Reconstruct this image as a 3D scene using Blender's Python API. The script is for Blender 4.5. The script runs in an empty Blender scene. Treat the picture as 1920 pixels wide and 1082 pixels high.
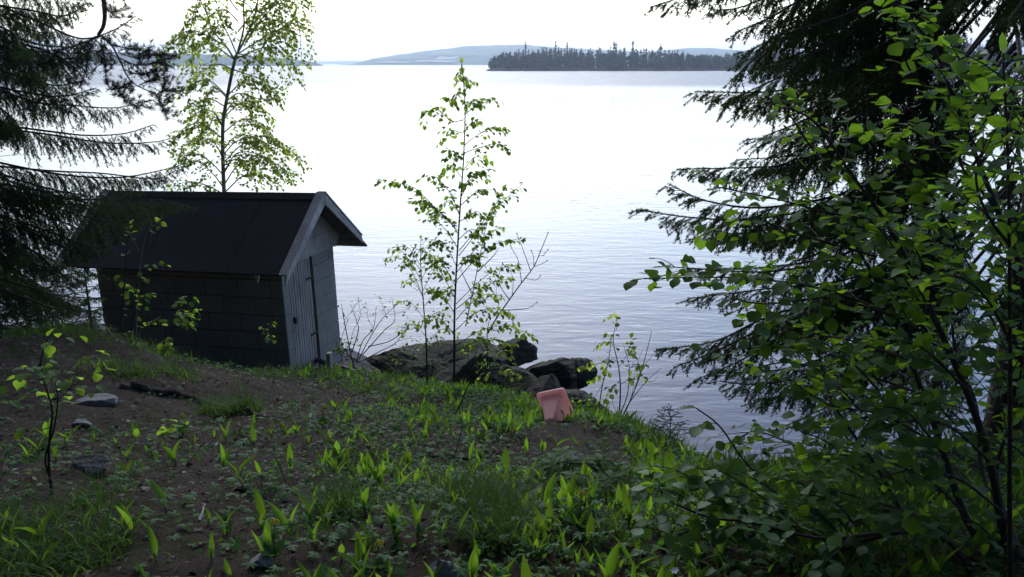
import bpy, math, random
import numpy as np
from mathutils import Vector, noise as mnoise

rng = np.random.default_rng(11)
random.seed(11)
C = bpy.context.scene.collection
SC = bpy.context.scene
R = math.radians

# ------------------------------------------------------------------ camera, world, sun, exposure
F, HY = 1598.0, 119.0
PITCH = math.atan((541 - HY) / F)
CAMZ = 5.0
cam = bpy.data.objects.new('camera', bpy.data.cameras.new('camera'))
C.objects.link(cam)
cam.location = (0, 0, CAMZ)
cam.rotation_euler = (math.pi / 2 - PITCH, 0, 0)
cam.data.sensor_width = 36
cam.data.lens = F / 1920 * 36
cam.data.clip_start = 0.05
cam.data.clip_end = 40000
SC.camera = cam

SUN_EL, SUN_AZ = 38.0, -8.0          # degrees; azimuth from +Y, negative = to the left
world = bpy.data.worlds.new('World')
SC.world = world
world.use_nodes = True
wn, wl = world.node_tree.nodes, world.node_tree.links
bg = wn['Background']
sky = wn.new('ShaderNodeTexSky')
sky.sky_type = 'NISHITA'
sky.sun_disc = False
sky.sun_elevation = R(SUN_EL)
sky.sun_rotation = R(SUN_AZ)
sky.air_density = 1.0
sky.dust_density = 2.0
sky.ozone_density = 1.0
hs = wn.new('ShaderNodeHueSaturation')
hs.inputs['Saturation'].default_value = 1.0
wl.new(sky.outputs[0], hs.inputs['Color'])
tint = wn.new('ShaderNodeMix')          # thin high cloud: cool white
tint.data_type = 'RGBA'
tint.blend_type = 'MULTIPLY'
tint.inputs[0].default_value = 1.0
tint.inputs[7].default_value = (0.93, 0.985, 1.06, 1)
wl.new(hs.outputs[0], tint.inputs[6])
wtc = wn.new('ShaderNodeTexCoord')      # added gradient: brighter ahead-right to light the gable, dimmed behind to darken the foreground
wsx = wn.new('ShaderNodeSeparateXYZ')
wl.new(wtc.outputs['Generated'], wsx.inputs[0])
wr = wn.new('ShaderNodeValToRGB')
wmr = wn.new('ShaderNodeMapRange')
wmr.inputs[1].default_value = -1
wmr.inputs[2].default_value = 1
wdot = wn.new('ShaderNodeVectorMath')
wdot.operation = 'DOT_PRODUCT'
wdot.inputs[1].default_value = (.50, .866, 0)
wl.new(wtc.outputs['Generated'], wdot.inputs[0])
wl.new(wdot.outputs['Value'], wmr.inputs[0])
wl.new(wmr.outputs[0], wr.inputs[0])
for i_, (p_, v_) in enumerate([(0.0, .08), (.42, .34), (.62, 1.2), (.85, 1.72), (1.0, 1.95)]):
    e_ = wr.color_ramp.elements
    if i_ >= 2:
        e_.new(p_)
for e_, (p_, v_) in zip(wr.color_ramp.elements, [(0.0, .08), (.42, .34), (.62, 1.2), (.85, 1.72), (1.0, 1.95)]):
    e_.position = p_
    e_.color = (v_ / 2, v_ / 2, v_ / 2, 1)
grad = wn.new('ShaderNodeMix')
grad.data_type = 'RGBA'
grad.blend_type = 'MULTIPLY'
grad.inputs[0].default_value = 1.0
wl.new(tint.outputs[2], grad.inputs[6])
wl.new(wr.outputs[0], grad.inputs[7])
el = wn.new('ShaderNodeValToRGB')        # bright haze low down, greyer blue cloud higher up
while len(el.color_ramp.elements) < 4:
    el.color_ramp.elements.new(.5)
for e_, (p_, c_) in zip(el.color_ramp.elements, [(.0, (1, 1, 1, 1)), (.14, (.80, .84, .88, 1)), (.42, (.53, .59, .745, 1)), (1, (.58, .62, .73, 1))]):
    e_.position = p_
    e_.color = c_
wl.new(wsx.outputs['Z'], el.inputs[0])
grad2 = wn.new('ShaderNodeMix')
grad2.data_type = 'RGBA'
grad2.blend_type = 'MULTIPLY'
grad2.inputs[0].default_value = 1.0
wl.new(grad.outputs[2], grad2.inputs[6])
wl.new(el.outputs[0], grad2.inputs[7])
wl.new(grad2.outputs[2], bg.inputs['Color'])
bg.inputs['Strength'].default_value = 0.15

sd = bpy.data.lights.new('sun', 'SUN')
sun = bpy.data.objects.new('sun', sd)
C.objects.link(sun)
sd.energy = 0.5
sd.angle = R(25)
sd.color = (1.0, 0.97, 0.92)
sdir = Vector((math.sin(R(SUN_AZ)) * math.cos(R(SUN_EL)), math.cos(R(SUN_AZ)) * math.cos(R(SUN_EL)), math.sin(R(SUN_EL))))
sun.rotation_euler = sdir.to_track_quat('Z', 'Y').to_euler()
sun.location = (0, 20, 20)

SC.view_settings.view_transform = 'Standard'
SC.view_settings.look = 'None'
SC.view_settings.gamma = 1.0
SC.view_settings.exposure = 1.42
SC.cycles.max_bounces = 6
SC.cycles.diffuse_bounces = 3
SC.cycles.glossy_bounces = 2
SC.cycles.transmission_bounces = 4
SC.cycles.volume_bounces = 1
SC.cycles.sample_clamp_indirect = 6.0
SC.cycles.use_denoising = True

# ------------------------------------------------------------------ geometry helpers
CP, SP = math.cos(PITCH), math.sin(PITCH)


def at(px, py, D):
    """the world point whose depth (world y) is D on the sight line of a photo pixel"""
    u, v = (px - 960) / F, (541 - py) / F
    d = np.array([u, CP + SP * v, -SP + CP * v])
    return np.array([0, 0, CAMZ]) + d * (D / d[1])


def nrm(a):
    a = np.asarray(a, float)
    return a / np.maximum(np.linalg.norm(a, axis=-1, keepdims=True), 1e-9)


def catmull(P, n):
    P = np.asarray(P, float)
    if len(P) == 2:
        t = np.linspace(0, 1, n)[:, None]
        return P[0] * (1 - t) + P[1] * t
    Q = np.vstack([2 * P[0] - P[1], P, 2 * P[-1] - P[-2]])
    out = []
    ts = np.linspace(0, len(P) - 1 - 1e-6, n)
    for t in ts:
        i = int(t)
        u = t - i
        a, b, c, d = Q[i], Q[i + 1], Q[i + 2], Q[i + 3]
        out.append(0.5 * (2 * b + (c - a) * u + (2 * a - 5 * b + 4 * c - d) * u * u + (3 * b - a - 3 * c + d) * u ** 3))
    return np.array(out)


def plen(P):
    return float(np.linalg.norm(np.diff(P, axis=0), axis=1).sum())


class Geo:
    """collects vertices and faces and links them as ONE mesh object"""

    def __init__(self):
        self.v, self.f, self.n = [], [], 0

    def add(self, v, f, m=0):
        v = np.asarray(v, np.float32).reshape(-1, 3)
        f = np.asarray(f, np.int32)
        if len(f) == 0:
            return
        self.f.append((f + self.n, m))
        self.v.append(v)
        self.n += len(v)

    def build(self, name, mats, parent=None, smooth=False, loc=None):
        me = bpy.data.meshes.new(name)
        V = np.concatenate(self.v)
        if parent is not None:
            V = V - np.array(ORG[parent], np.float32)
        elif loc is not None:
            V = V - np.array(loc, np.float32)
        idx, start, tot, mi, k = [], [], [], [], 0
        for f, m in self.f:
            w = f.shape[1]
            idx.append(f.ravel())
            start.append(k + np.arange(len(f)) * w)
            tot.append(np.full(len(f), w))
            mi.append(np.full(len(f), m))
            k += f.size
        idx, start, tot, mi = map(np.concatenate, (idx, start, tot, mi))
        me.vertices.add(len(V))
        me.vertices.foreach_set('co', np.ascontiguousarray(V, np.float32).ravel())
        me.loops.add(len(idx))
        me.loops.foreach_set('vertex_index', idx.astype(np.int32))
        me.polygons.add(len(start))
        me.polygons.foreach_set('loop_start', start.astype(np.int32))
        me.polygons.foreach_set('loop_total', tot.astype(np.int32))
        if not isinstance(mats, (list, tuple)):
            mats = [mats]
        for m in mats:
            me.materials.append(m)
        me.polygons.foreach_set('material_index', mi.astype(np.int32))
        me.polygons.foreach_set('use_smooth', np.full(len(start), smooth))
        me.update(calc_edges=True)
        me.validate()
        o = bpy.data.objects.new(name, me)
        C.objects.link(o)
        if parent is not None:
            o.parent = parent
            ORG[o] = ORG[parent]
        else:
            if loc is not None:
                o.location = tuple(float(c) for c in loc)
            ORG[o] = (0, 0, 0) if loc is None else tuple(loc)
        return o

    # -- shapes
    def box(self, o, x, y, z, m=0):
        """box from corner o spanned by vectors x, y, z"""
        o, x, y, z = (np.asarray(a, float) for a in (o, x, y, z))
        v = [o, o + x, o + x + y, o + y, o + z, o + x + z, o + x + y + z, o + y + z]
        self.add(v, [[0, 3, 2, 1], [4, 5, 6, 7], [0, 1, 5, 4], [1, 2, 6, 5], [2, 3, 7, 6], [3, 0, 4, 7]], m)

    def bbox(self, o, x, y, z, b=0.004, m=0):
        """box with chamfered long edges"""
        o, x, y, z = (np.asarray(a, float) for a in (o, x, y, z))
        lx, ly, lz = (np.linalg.norm(a) for a in (x, y, z))
        pts, idx = [], {}
        b = min(b, lx * .3, ly * .3, lz * .3)
        for i in (0, 1):
            for j in (0, 1):
                for k in (0, 1):
                    for ax in range(3):
                        c = [i * lx, j * ly, k * lz]
                        for a2 in range(3):
                            if a2 != ax:
                                c[a2] += b if (i, j, k)[a2] == 0 else -b
                        idx[(i, j, k, ax)] = len(pts)
                        pts.append(o + x / lx * c[0] + y / ly * c[1] + z / lz * c[2])
        q, t = [], []
        for ax in range(3):
            a1, a2 = (ax + 1) % 3, (ax + 2) % 3
            for s in (0, 1):
                loop = []
                for (p, r) in ((0, 0), (1, 0), (1, 1), (0, 1)):
                    c = [0, 0, 0]
                    c[ax], c[a1], c[a2] = s, p, r
                    loop.append(idx[(*c, ax)])
                q.append(loop if s else loop[::-1])
            for p in (0, 1):
                for r in (0, 1):
                    A = [0, 0, 0]; B = [0, 0, 0]
                    A[a1] = B[a1] = p; A[a2] = B[a2] = r
                    B[ax] = 1
                    loop = [idx[(*A, a1)], idx[(*B, a1)], idx[(*B, a2)], idx[(*A, a2)]]
                    q.append(loop if (p != r) else loop[::-1])
        for i in (0, 1):
            for j in (0, 1):
                for k in (0, 1):
                    l = [idx[(i, j, k, a)] for a in range(3)]
                    t.append(l if (i + j + k) % 2 else l[::-1])
        self.add(pts, q, m)
        self.f.append((np.asarray(t, np.int32) + self.n - len(pts), m))

    def prism(self, poly, d, m=0):
        """polygon (list of 3-D points) extruded by vector d, fan-capped"""
        P = np.asarray(poly, float)
        n = len(P)
        V = np.vstack([P, P + np.asarray(d)])
        self.add(V, [[i, (i + 1) % n, n + (i + 1) % n, n + i] for i in range(n)], m)
        base = self.n - 2 * n
        t = [[0, i + 1, i] for i in range(1, n - 1)] + [[n, n + i, n + i + 1] for i in range(1, n - 1)]
        self.f.append((np.asarray(t, np.int32) + base, m))

    def tube(self, P, r, n=6, m=0, cap=True):
        P = np.asarray(P, float)
        k = len(P)
        r = np.full(k, r) if np.isscalar(r) else np.asarray(r, float)
        T = nrm(np.gradient(P, axis=0))
        a = np.array([0, 0, 1.]) if abs(T[0][2]) < .9 else np.array([1., 0, 0])
        U = nrm(np.cross(T[0], a))
        V = []
        ang = np.arange(n) * 2 * math.pi / n
        for i in range(k):
            U = nrm(U - T[i] * np.dot(U, T[i]))
            W = np.cross(T[i], U)
            V.append(P[i] + r[i] * (np.cos(ang)[:, None] * U + np.sin(ang)[:, None] * W))
        V = np.vstack(V)
        j = np.arange(n)
        q = np.vstack([np.stack([i * n + j, i * n + (j + 1) % n, (i + 1) * n + (j + 1) % n, (i + 1) * n + j], 1) for i in range(k - 1)])
        self.add(V, q, m)
        if cap:
            b = self.n - len(V)
            t = [[b, b + i + 1, b + i] for i in range(1, n - 1)] + [[b + (k - 1) * n, b + (k - 1) * n + i, b + (k - 1) * n + i + 1] for i in range(1, n - 1)]
            self.f.append((np.asarray(t, np.int32), m))

    def segs(self, p0, p1, r0, r1, n=4, m=0):
        """many straight twig pieces at once"""
        p0, p1 = np.asarray(p0, float), np.asarray(p1, float)
        if len(p0) == 0:
            return
        N = len(p0)
        r0 = np.broadcast_to(np.asarray(r0, float), (N,)); r1 = np.broadcast_to(np.asarray(r1, float), (N,))
        T = nrm(p1 - p0)
        a = np.where(np.abs(T[:, 2:3]) < .9, [[0, 0, 1.]], [[1., 0, 0]])
        U = nrm(np.cross(T, a)); W = np.cross(T, U)
        ang = np.arange(n) * 2 * math.pi / n
        ring = np.cos(ang)[None, :, None] * U[:, None] + np.sin(ang)[None, :, None] * W[:, None]
        V = np.concatenate([p0[:, None] + ring * r0[:, None, None], p1[:, None] + ring * r1[:, None, None]], 1)
        j = np.arange(n)
        q = np.stack([j, (j + 1) % n, n + (j + 1) % n, n + j], 1)
        self.add(V, (q[None] + (np.arange(N) * 2 * n)[:, None, None]).reshape(-1, 4), m)

    def inst(self, tv, tf, pos, X, Zh, sc, m=0):
        """copies of a small template: local x along X, local z near Zh"""
        pos = np.asarray(pos, float)
        N = len(pos)
        if N == 0:
            return
        X = nrm(np.broadcast_to(X, (N, 3)))
        Zh = np.broadcast_to(Zh, (N, 3))
        Y = nrm(np.cross(Zh, X)); Z = np.cross(X, Y)
        sc = np.asarray(sc, float)
        if sc.ndim == 0:
            sc = np.full(N, float(sc))
        if sc.ndim == 1:
            sc = np.repeat(sc[:, None], 3, 1)
        tv = np.asarray(tv, float)
        V = pos[:, None] + (tv[None, :, 0:1] * sc[:, None, 0:1]) * X[:, None] + (tv[None, :, 1:2] * sc[:, None, 1:2]) * Y[:, None] + (tv[None, :, 2:3] * sc[:, None, 2:3]) * Z[:, None]
        tf = np.asarray(tf, np.int32)
        self.add(V, (tf[None] + (np.arange(N) * len(tv))[:, None, None]).reshape(-1, tf.shape[1]), m)


ORG = {}


def thing(name, label, cat, loc, group=None):
    o = bpy.data.objects.new(name, None)
    C.objects.link(o)
    o.empty_display_size = .2
    o.location = tuple(float(c) for c in loc)
    ORG[o] = tuple(float(c) for c in loc)
    return tag(o, label, cat, group)


def tag(o, label, cat, group=None):
    o['label'] = label
    o['category'] = cat
    if group:
        o['group'] = group
    return o


def kind(o, k, label=None, cat=None):
    o['kind'] = k
    if label:
        o['label'] = label
        o['category'] = cat
    return o


# ------------------------------------------------------------------ materials
def mat(name):
    m = bpy.data.materials.new(name)
    m.use_nodes = True
    n, l = m.node_tree.nodes, m.node_tree.links
    return m, n, l, n['Principled BSDF']


def ramp(n, l, src, stops):
    r = n.new('ShaderNodeValToRGB')
    e = r.color_ramp.elements
    while len(e) < len(stops):
        e.new(0.5)
    for i, (p, c) in enumerate(stops):
        e[i].position = p
        e[i].color = (*c, 1) if len(c) == 3 else c
    l.new(src, r.inputs[0])
    return r.outputs[0]


def tex(n, l, scale, detail=4, rough=.6, vec=None, obj=True, dist=0):
    t = n.new('ShaderNodeTexNoise')
    t.inputs['Scale'].default_value = scale
    t.inputs['Detail'].default_value = detail
    t.inputs['Roughness'].default_value = rough
    t.inputs['Distortion'].default_value = dist
    if vec is None:
        c = n.new('ShaderNodeTexCoord')
        vec = c.outputs['Object']
    l.new(vec, t.inputs['Vector'])
    return t.outputs['Fac']


def mixc(n, l, fac, a, b, mode='MIX'):
    x = n.new('ShaderNodeMix')
    x.data_type = 'RGBA'
    x.blend_type = mode
    for s, v in ((x.inputs[0], fac), (x.inputs[6], a), (x.inputs[7], b)):
        if hasattr(v, 'is_output'):
            l.new(v, s)
        elif isinstance(v, (tuple, list)):
            s.default_value = (*v, 1)
        else:
            s.default_value = v
    return x.outputs[2]


def bump(n, l, h, dist, strength=1.0, normal=None):
    b = n.new('ShaderNodeBump')
    b.inputs['Strength'].default_value = strength
    b.inputs['Distance'].default_value = dist
    l.new(h, b.inputs['Height'])
    if normal is not None:
        l.new(normal, b.inputs['Normal'])
    return b.outputs[0]


def solid(name, c1, c2, scale, rough=.85, bmp=0.0, detail=5, stretch=None, spec=.3):
    m, n, l, p = mat(name)
    vec = None
    if stretch:
        tc = n.new('ShaderNodeTexCoord'); mp = n.new('ShaderNodeMapping')
        mp.inputs['Scale'].default_value = stretch
        l.new(tc.outputs['Object'], mp.inputs['Vector'])
        vec = mp.outputs[0]
    f = tex(n, l, scale, detail, .65, vec)
    l.new(ramp(n, l, f, [(.3, c1), (.72, c2)]), p.inputs['Base Color'])
    p.inputs['Roughness'].default_value = rough
    p.inputs['Specular IOR Level'].default_value = spec
    if bmp:
        l.new(bump(n, l, f, bmp), p.inputs['Normal'])
    return m


def leafmat(name, c1, c2, tr=.45, tcol=(.22, .4, .02), rough=.45, spec=.3):
    """leaf: every leaf its own tint, light shines through"""
    m, n, l, p = mat(name)
    g = n.new('ShaderNodeNewGeometry')
    col = mixc(n, l, g.outputs['Random Per Island'], c1, c2)
    l.new(col, p.inputs['Base Color'])
    p.inputs['Roughness'].default_value = rough
    p.inputs['Specular IOR Level'].default_value = spec
    t = n.new('ShaderNodeBsdfTranslucent')
    tc2 = tuple(a * .6 for a in tcol)
    l.new(mixc(n, l, g.outputs['Random Per Island'], tcol, tc2), t.inputs['Color'])
    x = n.new('ShaderNodeMixShader')
    x.inputs[0].default_value = tr
    l.new(p.outputs[0], x.inputs[1]); l.new(t.outputs[0], x.inputs[2])
    l.new(x.outputs[0], n['Material Output'].inputs['Surface'])
    return m


M = {}
M['lily'] = leafmat('lily_leaf', (.062, .155, .024), (.034, .098, .02), .48, (.27, .50, .03), .55, .15)
M['anemone'] = leafmat('anemone_leaf', (.055, .135, .036), (.034, .09, .026), .3, (.12, .26, .03), .6, .12)
M['grass'] = leafmat('grass_blade', (.05, .11, .02), (.03, .075, .016), .42, (.18, .34, .03), .6, .1)
M['hazel'] = leafmat('hazel_leaf', (.062, .155, .034), (.036, .098, .024), .48, (.26, .48, .025), .6, .12)
M['hazel_pale'] = leafmat('pale_hazel_leaf', (.07, .15, .055), (.045, .11, .035), .28, (.14, .28, .03), .55, .2)
M['birch'] = leafmat('birch_leaf', (.07, .15, .022), (.05, .115, .02), .6, (.40, .62, .05), .5, .12)
M['birch_far'] = leafmat('birch_leaf_far', (.10, .16, .025), (.07, .12, .02), .68, (.62, .74, .10), .5, .12)
M['willow'] = leafmat('willow_leaf', (.09, .14, .05), (.06, .1, .03), .4, (.3, .42, .08))
M['needle'] = leafmat('spruce_needle', (.044, .092, .034), (.024, .055, .022), .25, (.14, .25, .05), .7, .08)
M['needle_new'] = leafmat('fresh_spruce_needle', (.045, .085, .018), (.03, .06, .015), .3, (.15, .24, .03), .5)
M['pine'] = leafmat('pine_needle', (.018, .03, .018), (.012, .022, .014), .12, (.05, .08, .03), .5)
M['carpet'] = leafmat('low_leaf', (.08, .19, .035), (.042, .11, .024), .4, (.20, .42, .03), .6, .12)
M['petal'] = leafmat('white_petal', (.75, .75, .75), (.65, .66, .68), .3, (.6, .6, .6))
M['yellow'] = leafmat('yellow_petal', (.75, .66, .10), (.68, .58, .08), .3, (.6, .52, .06), .6, .1)
M['bark'] = solid('spruce_bark', (.03, .022, .018), (.075, .058, .046), 14, .95, .02, stretch=(1, 1, .35))
M['twig'] = solid('dark_twig', (.025, .018, .014), (.06, .045, .034), 30, .9, .003)
M['hazel_bark'] = solid('hazel_bark', (.03, .024, .018), (.075, .062, .046), 22, .8, .004, stretch=(1, 1, .4))
M['birch_bark'] = solid('birch_bark', (.20, .185, .13), (.48, .44, .34), 9, .8, .004)
M['grey_bark'] = solid('grey_dead_bark', (.12, .11, .10), (.3, .28, .26), 20, .9, .003)
M['rock'] = solid('rock', (.035, .033, .033), (.13, .122, .115), 3.5, .85, .05, 10)
M['rock2'] = solid('pale_rock', (.10, .095, .09), (.24, .23, .22), 5, .85, .03, 10)
M['moss'] = solid('moss', (.03, .04, .01), (.09, .10, .025), 18, .95, .02)

# ------------------------------------------------------------------ terrain
CTRL = [  # photo pixel and depth of points read off the ground
    (0, 1082, 2.5), (480, 1082, 2.45), (960, 1082, 2.4), (1440, 1082, 2.3), (1920, 1082, 2.2), (2500, 1082, 2.1), (-600, 1082, 2.6),
    (0, 900, 3.6), (480, 900, 3.8), (960, 900, 3.9), (1280, 900, 4.2), (1600, 930, 3.5), (2000, 930, 3.2),
    (0, 760, 5.2), (300, 740, 5.9), (600, 780, 5.6), (900, 790, 6.4), (1150, 805, 6.7), (1250, 842, 6.1), (1345, 888, 5.3), (1560, 880, 4.8), (1900, 850, 4.6),
    (0, 642, 7.5), (150, 628, 8.0), (235, 634, 8.0), (300, 662, 8.1), (350, 682, 8.4), (420, 694, 9.0), (560, 706, 10.2), (640, 708, 10.5), (720, 714, 10.0),
    (850, 735, 9.0), (950, 750, 8.6), (1040, 788, 7.9), (700, 760, 7.0), (450, 800, 5.0)]
CT = [at(*c) for c in CTRL]
CT += [(-2.5, 12.6, .48), (-2.6, 11.6, .66), (-2.1, 11.9, .48), (-1.7, 11.4, .55), (-1.2, 11.6, .45), (-2.95, 11.0, .88), (-3.8, 11.05, .9), (-4.5, 10.7, .98), (-4.5, 12.4, .7), (-5.9, 11.7, .85), (-5.6, 9.8, 1.6), (-6.6, 10.5, 1.55), (-9, 9, 2.1), (-9, 12, 1.2), (-4.5, 15, .15), (-2, 13.6, .1), (-0.5, 12.3, .2),
       (-8, 15.5, .2), (0.3, 11.4, .35), (1.2, 10.6, .1), (1.0, 9.3, .7), (1.7, 8.6, .35), (2.0, 7.4, .75), (2.3, 8.6, -.15), (2.6, 7.6, .05), (3.0, 6.4, .5), (4.2, 6.2, .35), (4.5, 7.4, -.25), (7, 6, .1), (7, 7.5, -.4),
       (2.4, 10, -.6), (6, 10, -1.1), (0, 14, -.8), (-4, 17.5, -.9), (-12, 18, -.8), (10, 9, -1), (0, 20, -2.2), (-14, 14, .7), (-14, 6, 3.2), (12, 4, 1.0), (12, 0, 3.2),
       (0, 0.5, 3.42), (-3, .5, 3.5), (3, .5, 3.3), (0, -3, 4.4), (-6, -3, 4.6), (6, -3, 4.3), (0, -8, 6.5), (-12, -6, 6), (12, -8, 6.3), (0, -14, 9), (-14, -14, 9), (14, -14, 9), (-10, 3, 3.6), (9, 2, 2.6)]  # points behind the camera climb to an unseen bank, raised for shading
CT = np.array(CT, float)


def _U(r2):
    return np.where(r2 > 1e-12, r2 * np.log(np.maximum(r2, 1e-12)), 0)


_n = len(CT)
_K = _U(((CT[:, None, :2] - CT[None, :, :2]) ** 2).sum(-1)) + np.eye(_n) * .05
_Pm = np.hstack([np.ones((_n, 1)), CT[:, :2]])
_W = np.linalg.solve(np.block([[_K, _Pm], [_Pm.T, np.zeros((3, 3))]]), np.concatenate([CT[:, 2], np.zeros(3)]))
_ph = rng.uniform(0, 6.28, (14, 3))


def ground(x, y):
    x, y = np.asarray(x, float), np.asarray(y, float)
    sh = np.broadcast(x, y).shape
    X, Y = np.broadcast_to(x, sh).ravel(), np.broadcast_to(y, sh).ravel()
    out = np.empty(len(X))
    for s in range(0, len(X), 20000):
        p = np.stack([X[s:s + 20000], Y[s:s + 20000]], 1)
        out[s:s + 20000] = _U(((p[:, None] - CT[None, :, :2]) ** 2).sum(-1)) @ _W[:_n] + _W[_n] + p @ _W[_n + 1:]
    for i in range(14):
        k = 1.3 * 1.32 ** i
        a = _ph[i, 0] * 3
        out += .030 / 1.2 ** i * np.sin(k * (X * math.cos(a) + Y * math.sin(a)) + _ph[i, 1] + 1.3 * np.sin(k * .6 * (Y * math.cos(a) - X * math.sin(a)) + _ph[i, 2]))
    return out.reshape(sh)


def hit(px, py, d0=1.8, d1=20):
    """where the sight line of a photo pixel meets the ground"""
    D = np.arange(d0, d1, .02)
    P = np.array([at(px, py, 1.0)])[0] - np.array([0, 0, CAMZ])
    Q = np.array([0, 0, CAMZ]) + P * D[:, None]
    b = Q[:, 2] < ground(Q[:, 0], Q[:, 1])
    i = int(np.argmax(b)) if b.any() else len(D) - 1
    return np.array([Q[i, 0], Q[i, 1], float(ground(Q[i, 0], Q[i, 1]))])


def gz(p, dz=0):
    return np.array([p[0], p[1], float(ground(p[0], p[1])) + dz])


def grid_axis(a, b, fine, coarse, lo, hi):
    s = list(np.arange(lo, hi, fine))
    out = list(np.arange(a, lo, coarse)) + s + list(np.arange(hi, b + coarse, coarse))
    return np.array(out)


gx = grid_axis(-16, 16, .055, .35, -6.2, 4.6)
gy = grid_axis(-15, 24, .055, .35, 1.5, 13.0)
GX, GY = np.meshgrid(gx, gy)
GZ = ground(GX, GY)
nx, ny = len(gx), len(gy)
ii, jj = np.meshgrid(np.arange(nx - 1), np.arange(ny - 1))
a = (jj * nx + ii).ravel()
g = Geo()
g.add(np.stack([GX, GY, GZ], -1).reshape(-1, 3), np.stack([a, a + 1, a + nx + 1, a + nx], 1))
m, n, l, p = mat('forest_soil')
f1 = tex(n, l, 2.2, 6, .6)
f2 = tex(n, l, 45, 6, .75)
f3 = tex(n, l, 170, 3, .7)
soil = ramp(n, l, f2, [(.25, (.015, .011, .008)), (.5, (.056, .040, .028)), (.75, (.13, .098, .068))])
soil2 = ramp(n, l, f3, [(.3, (.02, .014, .010)), (.6, (.075, .052, .033)), (.8, (.18, .138, .098))])
soil = mixc(n, l, .5, soil, soil2)
mossy = ramp(n, l, f2, [(.3, (.018, .022, .008)), (.7, (.06, .062, .02))])
soil = mixc(n, l, ramp(n, l, f1, [(.54, (0, 0, 0)), (.68, (.7, .7, .7))]), soil, mossy)
vor = n.new('ShaderNodeTexVoronoi'); vor.inputs['Scale'].default_value = 16
tc = n.new('ShaderNodeTexCoord'); l.new(tc.outputs['Object'], vor.inputs['Vector'])
peb = mixc(n, l, ramp(n, l, f2, [(.3, (.3, .3, .3)), (.7, (1, 1, 1))]), (.05, .05, .05), mixc(n, l, .6, ramp(n, l, vor.outputs['Distance'], [(.0, (.20, .19, .18)), (.6, (.05, .048, .046))]), (.15, .145, .14)), 'MIX')
sx = n.new('ShaderNodeSeparateXYZ'); l.new(tc.outputs['Object'], sx.inputs[0])
zz = n.new('ShaderNodeMath'); zz.operation = 'MULTIPLY_ADD'
l.new(f1, zz.inputs[0]); zz.inputs[1].default_value = -.35; l.new(sx.outputs['Z'], zz.inputs[2])
low = n.new('ShaderNodeMapRange'); low.inputs[1].default_value = .42; low.inputs[2].default_value = .6
low.inputs[3].default_value = 1; low.inputs[4].default_value = 0
l.new(zz.outputs[0], low.inputs[0])
l.new(mixc(n, l, low.outputs[0], soil, peb), p.inputs['Base Color'])
p.inputs['Roughness'].default_value = .95
p.inputs['Specular IOR Level'].default_value = .15
l.new(bump(n, l, f2, .03, 1, bump(n, l, f3, .008)), p.inputs['Normal'])
kind(g.build('ground', m, smooth=True), 'structure')

# ------------------------------------------------------------------ water
g = Geo()
S = 9000
wx = np.array([-S, -200, -20, 20, 200, S]); wy = np.array([-30, 5, 40, 400, 2000, S])
WX, WY = np.meshgrid(wx, wy)
ii, jj = np.meshgrid(np.arange(5), np.arange(5))
a = (jj * 6 + ii).ravel()
g.add(np.stack([WX, WY, 0 * WX], -1).reshape(-1, 3), np.stack([a, a + 1, a + 7, a + 6], 1))
m, n, l, p = mat('lake_water')
tc = n.new('ShaderNodeTexCoord')


def mapped(scale, rz):
    mp = n.new('ShaderNodeMapping')
    mp.inputs['Scale'].default_value = scale
    mp.inputs['Rotation'].default_value = (0, 0, R(rz))
    l.new(tc.outputs['Object'], mp.inputs['Vector'])
    return mp.outputs[0]


w1 = tex(n, l, 2.6, 3, .55, mapped((.35, 1, 1), 24), dist=.4)
w2 = tex(n, l, 9.0, 2, .5, mapped((.4, 1, 1), 14), dist=.3)
w3 = tex(n, l, .12, 3, .5, mapped((.25, 1, 1), 8))
farw = tex(n, l, .55, 3, .6, mapped((.3, 1, 1), 4))
sx = n.new('ShaderNodeSeparateXYZ'); l.new(tc.outputs['Object'], sx.inputs[0])
ruf = n.new('ShaderNodeMapRange'); ruf.interpolation_type = 'SMOOTHSTEP'
wob = n.new('ShaderNodeMath'); wob.operation = 'MULTIPLY_ADD'
l.new(tex(n, l, .012, 3, .5, mapped((.4, 1, 1), 0)), wob.inputs[0]); wob.inputs[1].default_value = 110; l.new(sx.outputs['Y'], wob.inputs[2])
ruf.inputs[1].default_value = 170; ruf.inputs[2].default_value = 290
l.new(wob.outputs[0], ruf.inputs[0])
patch = n.new('ShaderNodeMapRange'); patch.inputs[1].default_value = .38; patch.inputs[2].default_value = .62
patch.inputs[3].default_value = .45; patch.inputs[4].default_value = 1.0
l.new(w3, patch.inputs[0])
b1 = n.new('ShaderNodeBump'); b1.inputs['Distance'].default_value = .028
l.new(patch.outputs[0], b1.inputs['Strength']); l.new(w1, b1.inputs['Height'])
b2 = n.new('ShaderNodeBump'); b2.inputs['Distance'].default_value = .005; b2.inputs['Strength'].default_value = .8
l.new(w2, b2.inputs['Height']); l.new(b1.outputs[0], b2.inputs['Normal'])
b3 = n.new('ShaderNodeBump'); b3.inputs['Distance'].default_value = 1.3
l.new(ruf.outputs[0], b3.inputs['Strength']); l.new(farw, b3.inputs['Height']); l.new(b2.outputs[0], b3.inputs['Normal'])
l.new(b3.outputs[0], p.inputs['Normal'])
p.inputs['Base Color'].default_value = (.012, .02, .026, 1)
rr_ = n.new('ShaderNodeMapRange')
rr_.inputs[3].default_value = .06
rr_.inputs[4].default_value = .34
l.new(ruf.outputs[0], rr_.inputs[0])
l.new(rr_.outputs[0], p.inputs['Roughness'])
p.inputs['IOR'].default_value = 1.33
p.inputs['Specular IOR Level'].default_value = .5
kind(g.build('water', m), 'structure')

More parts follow.
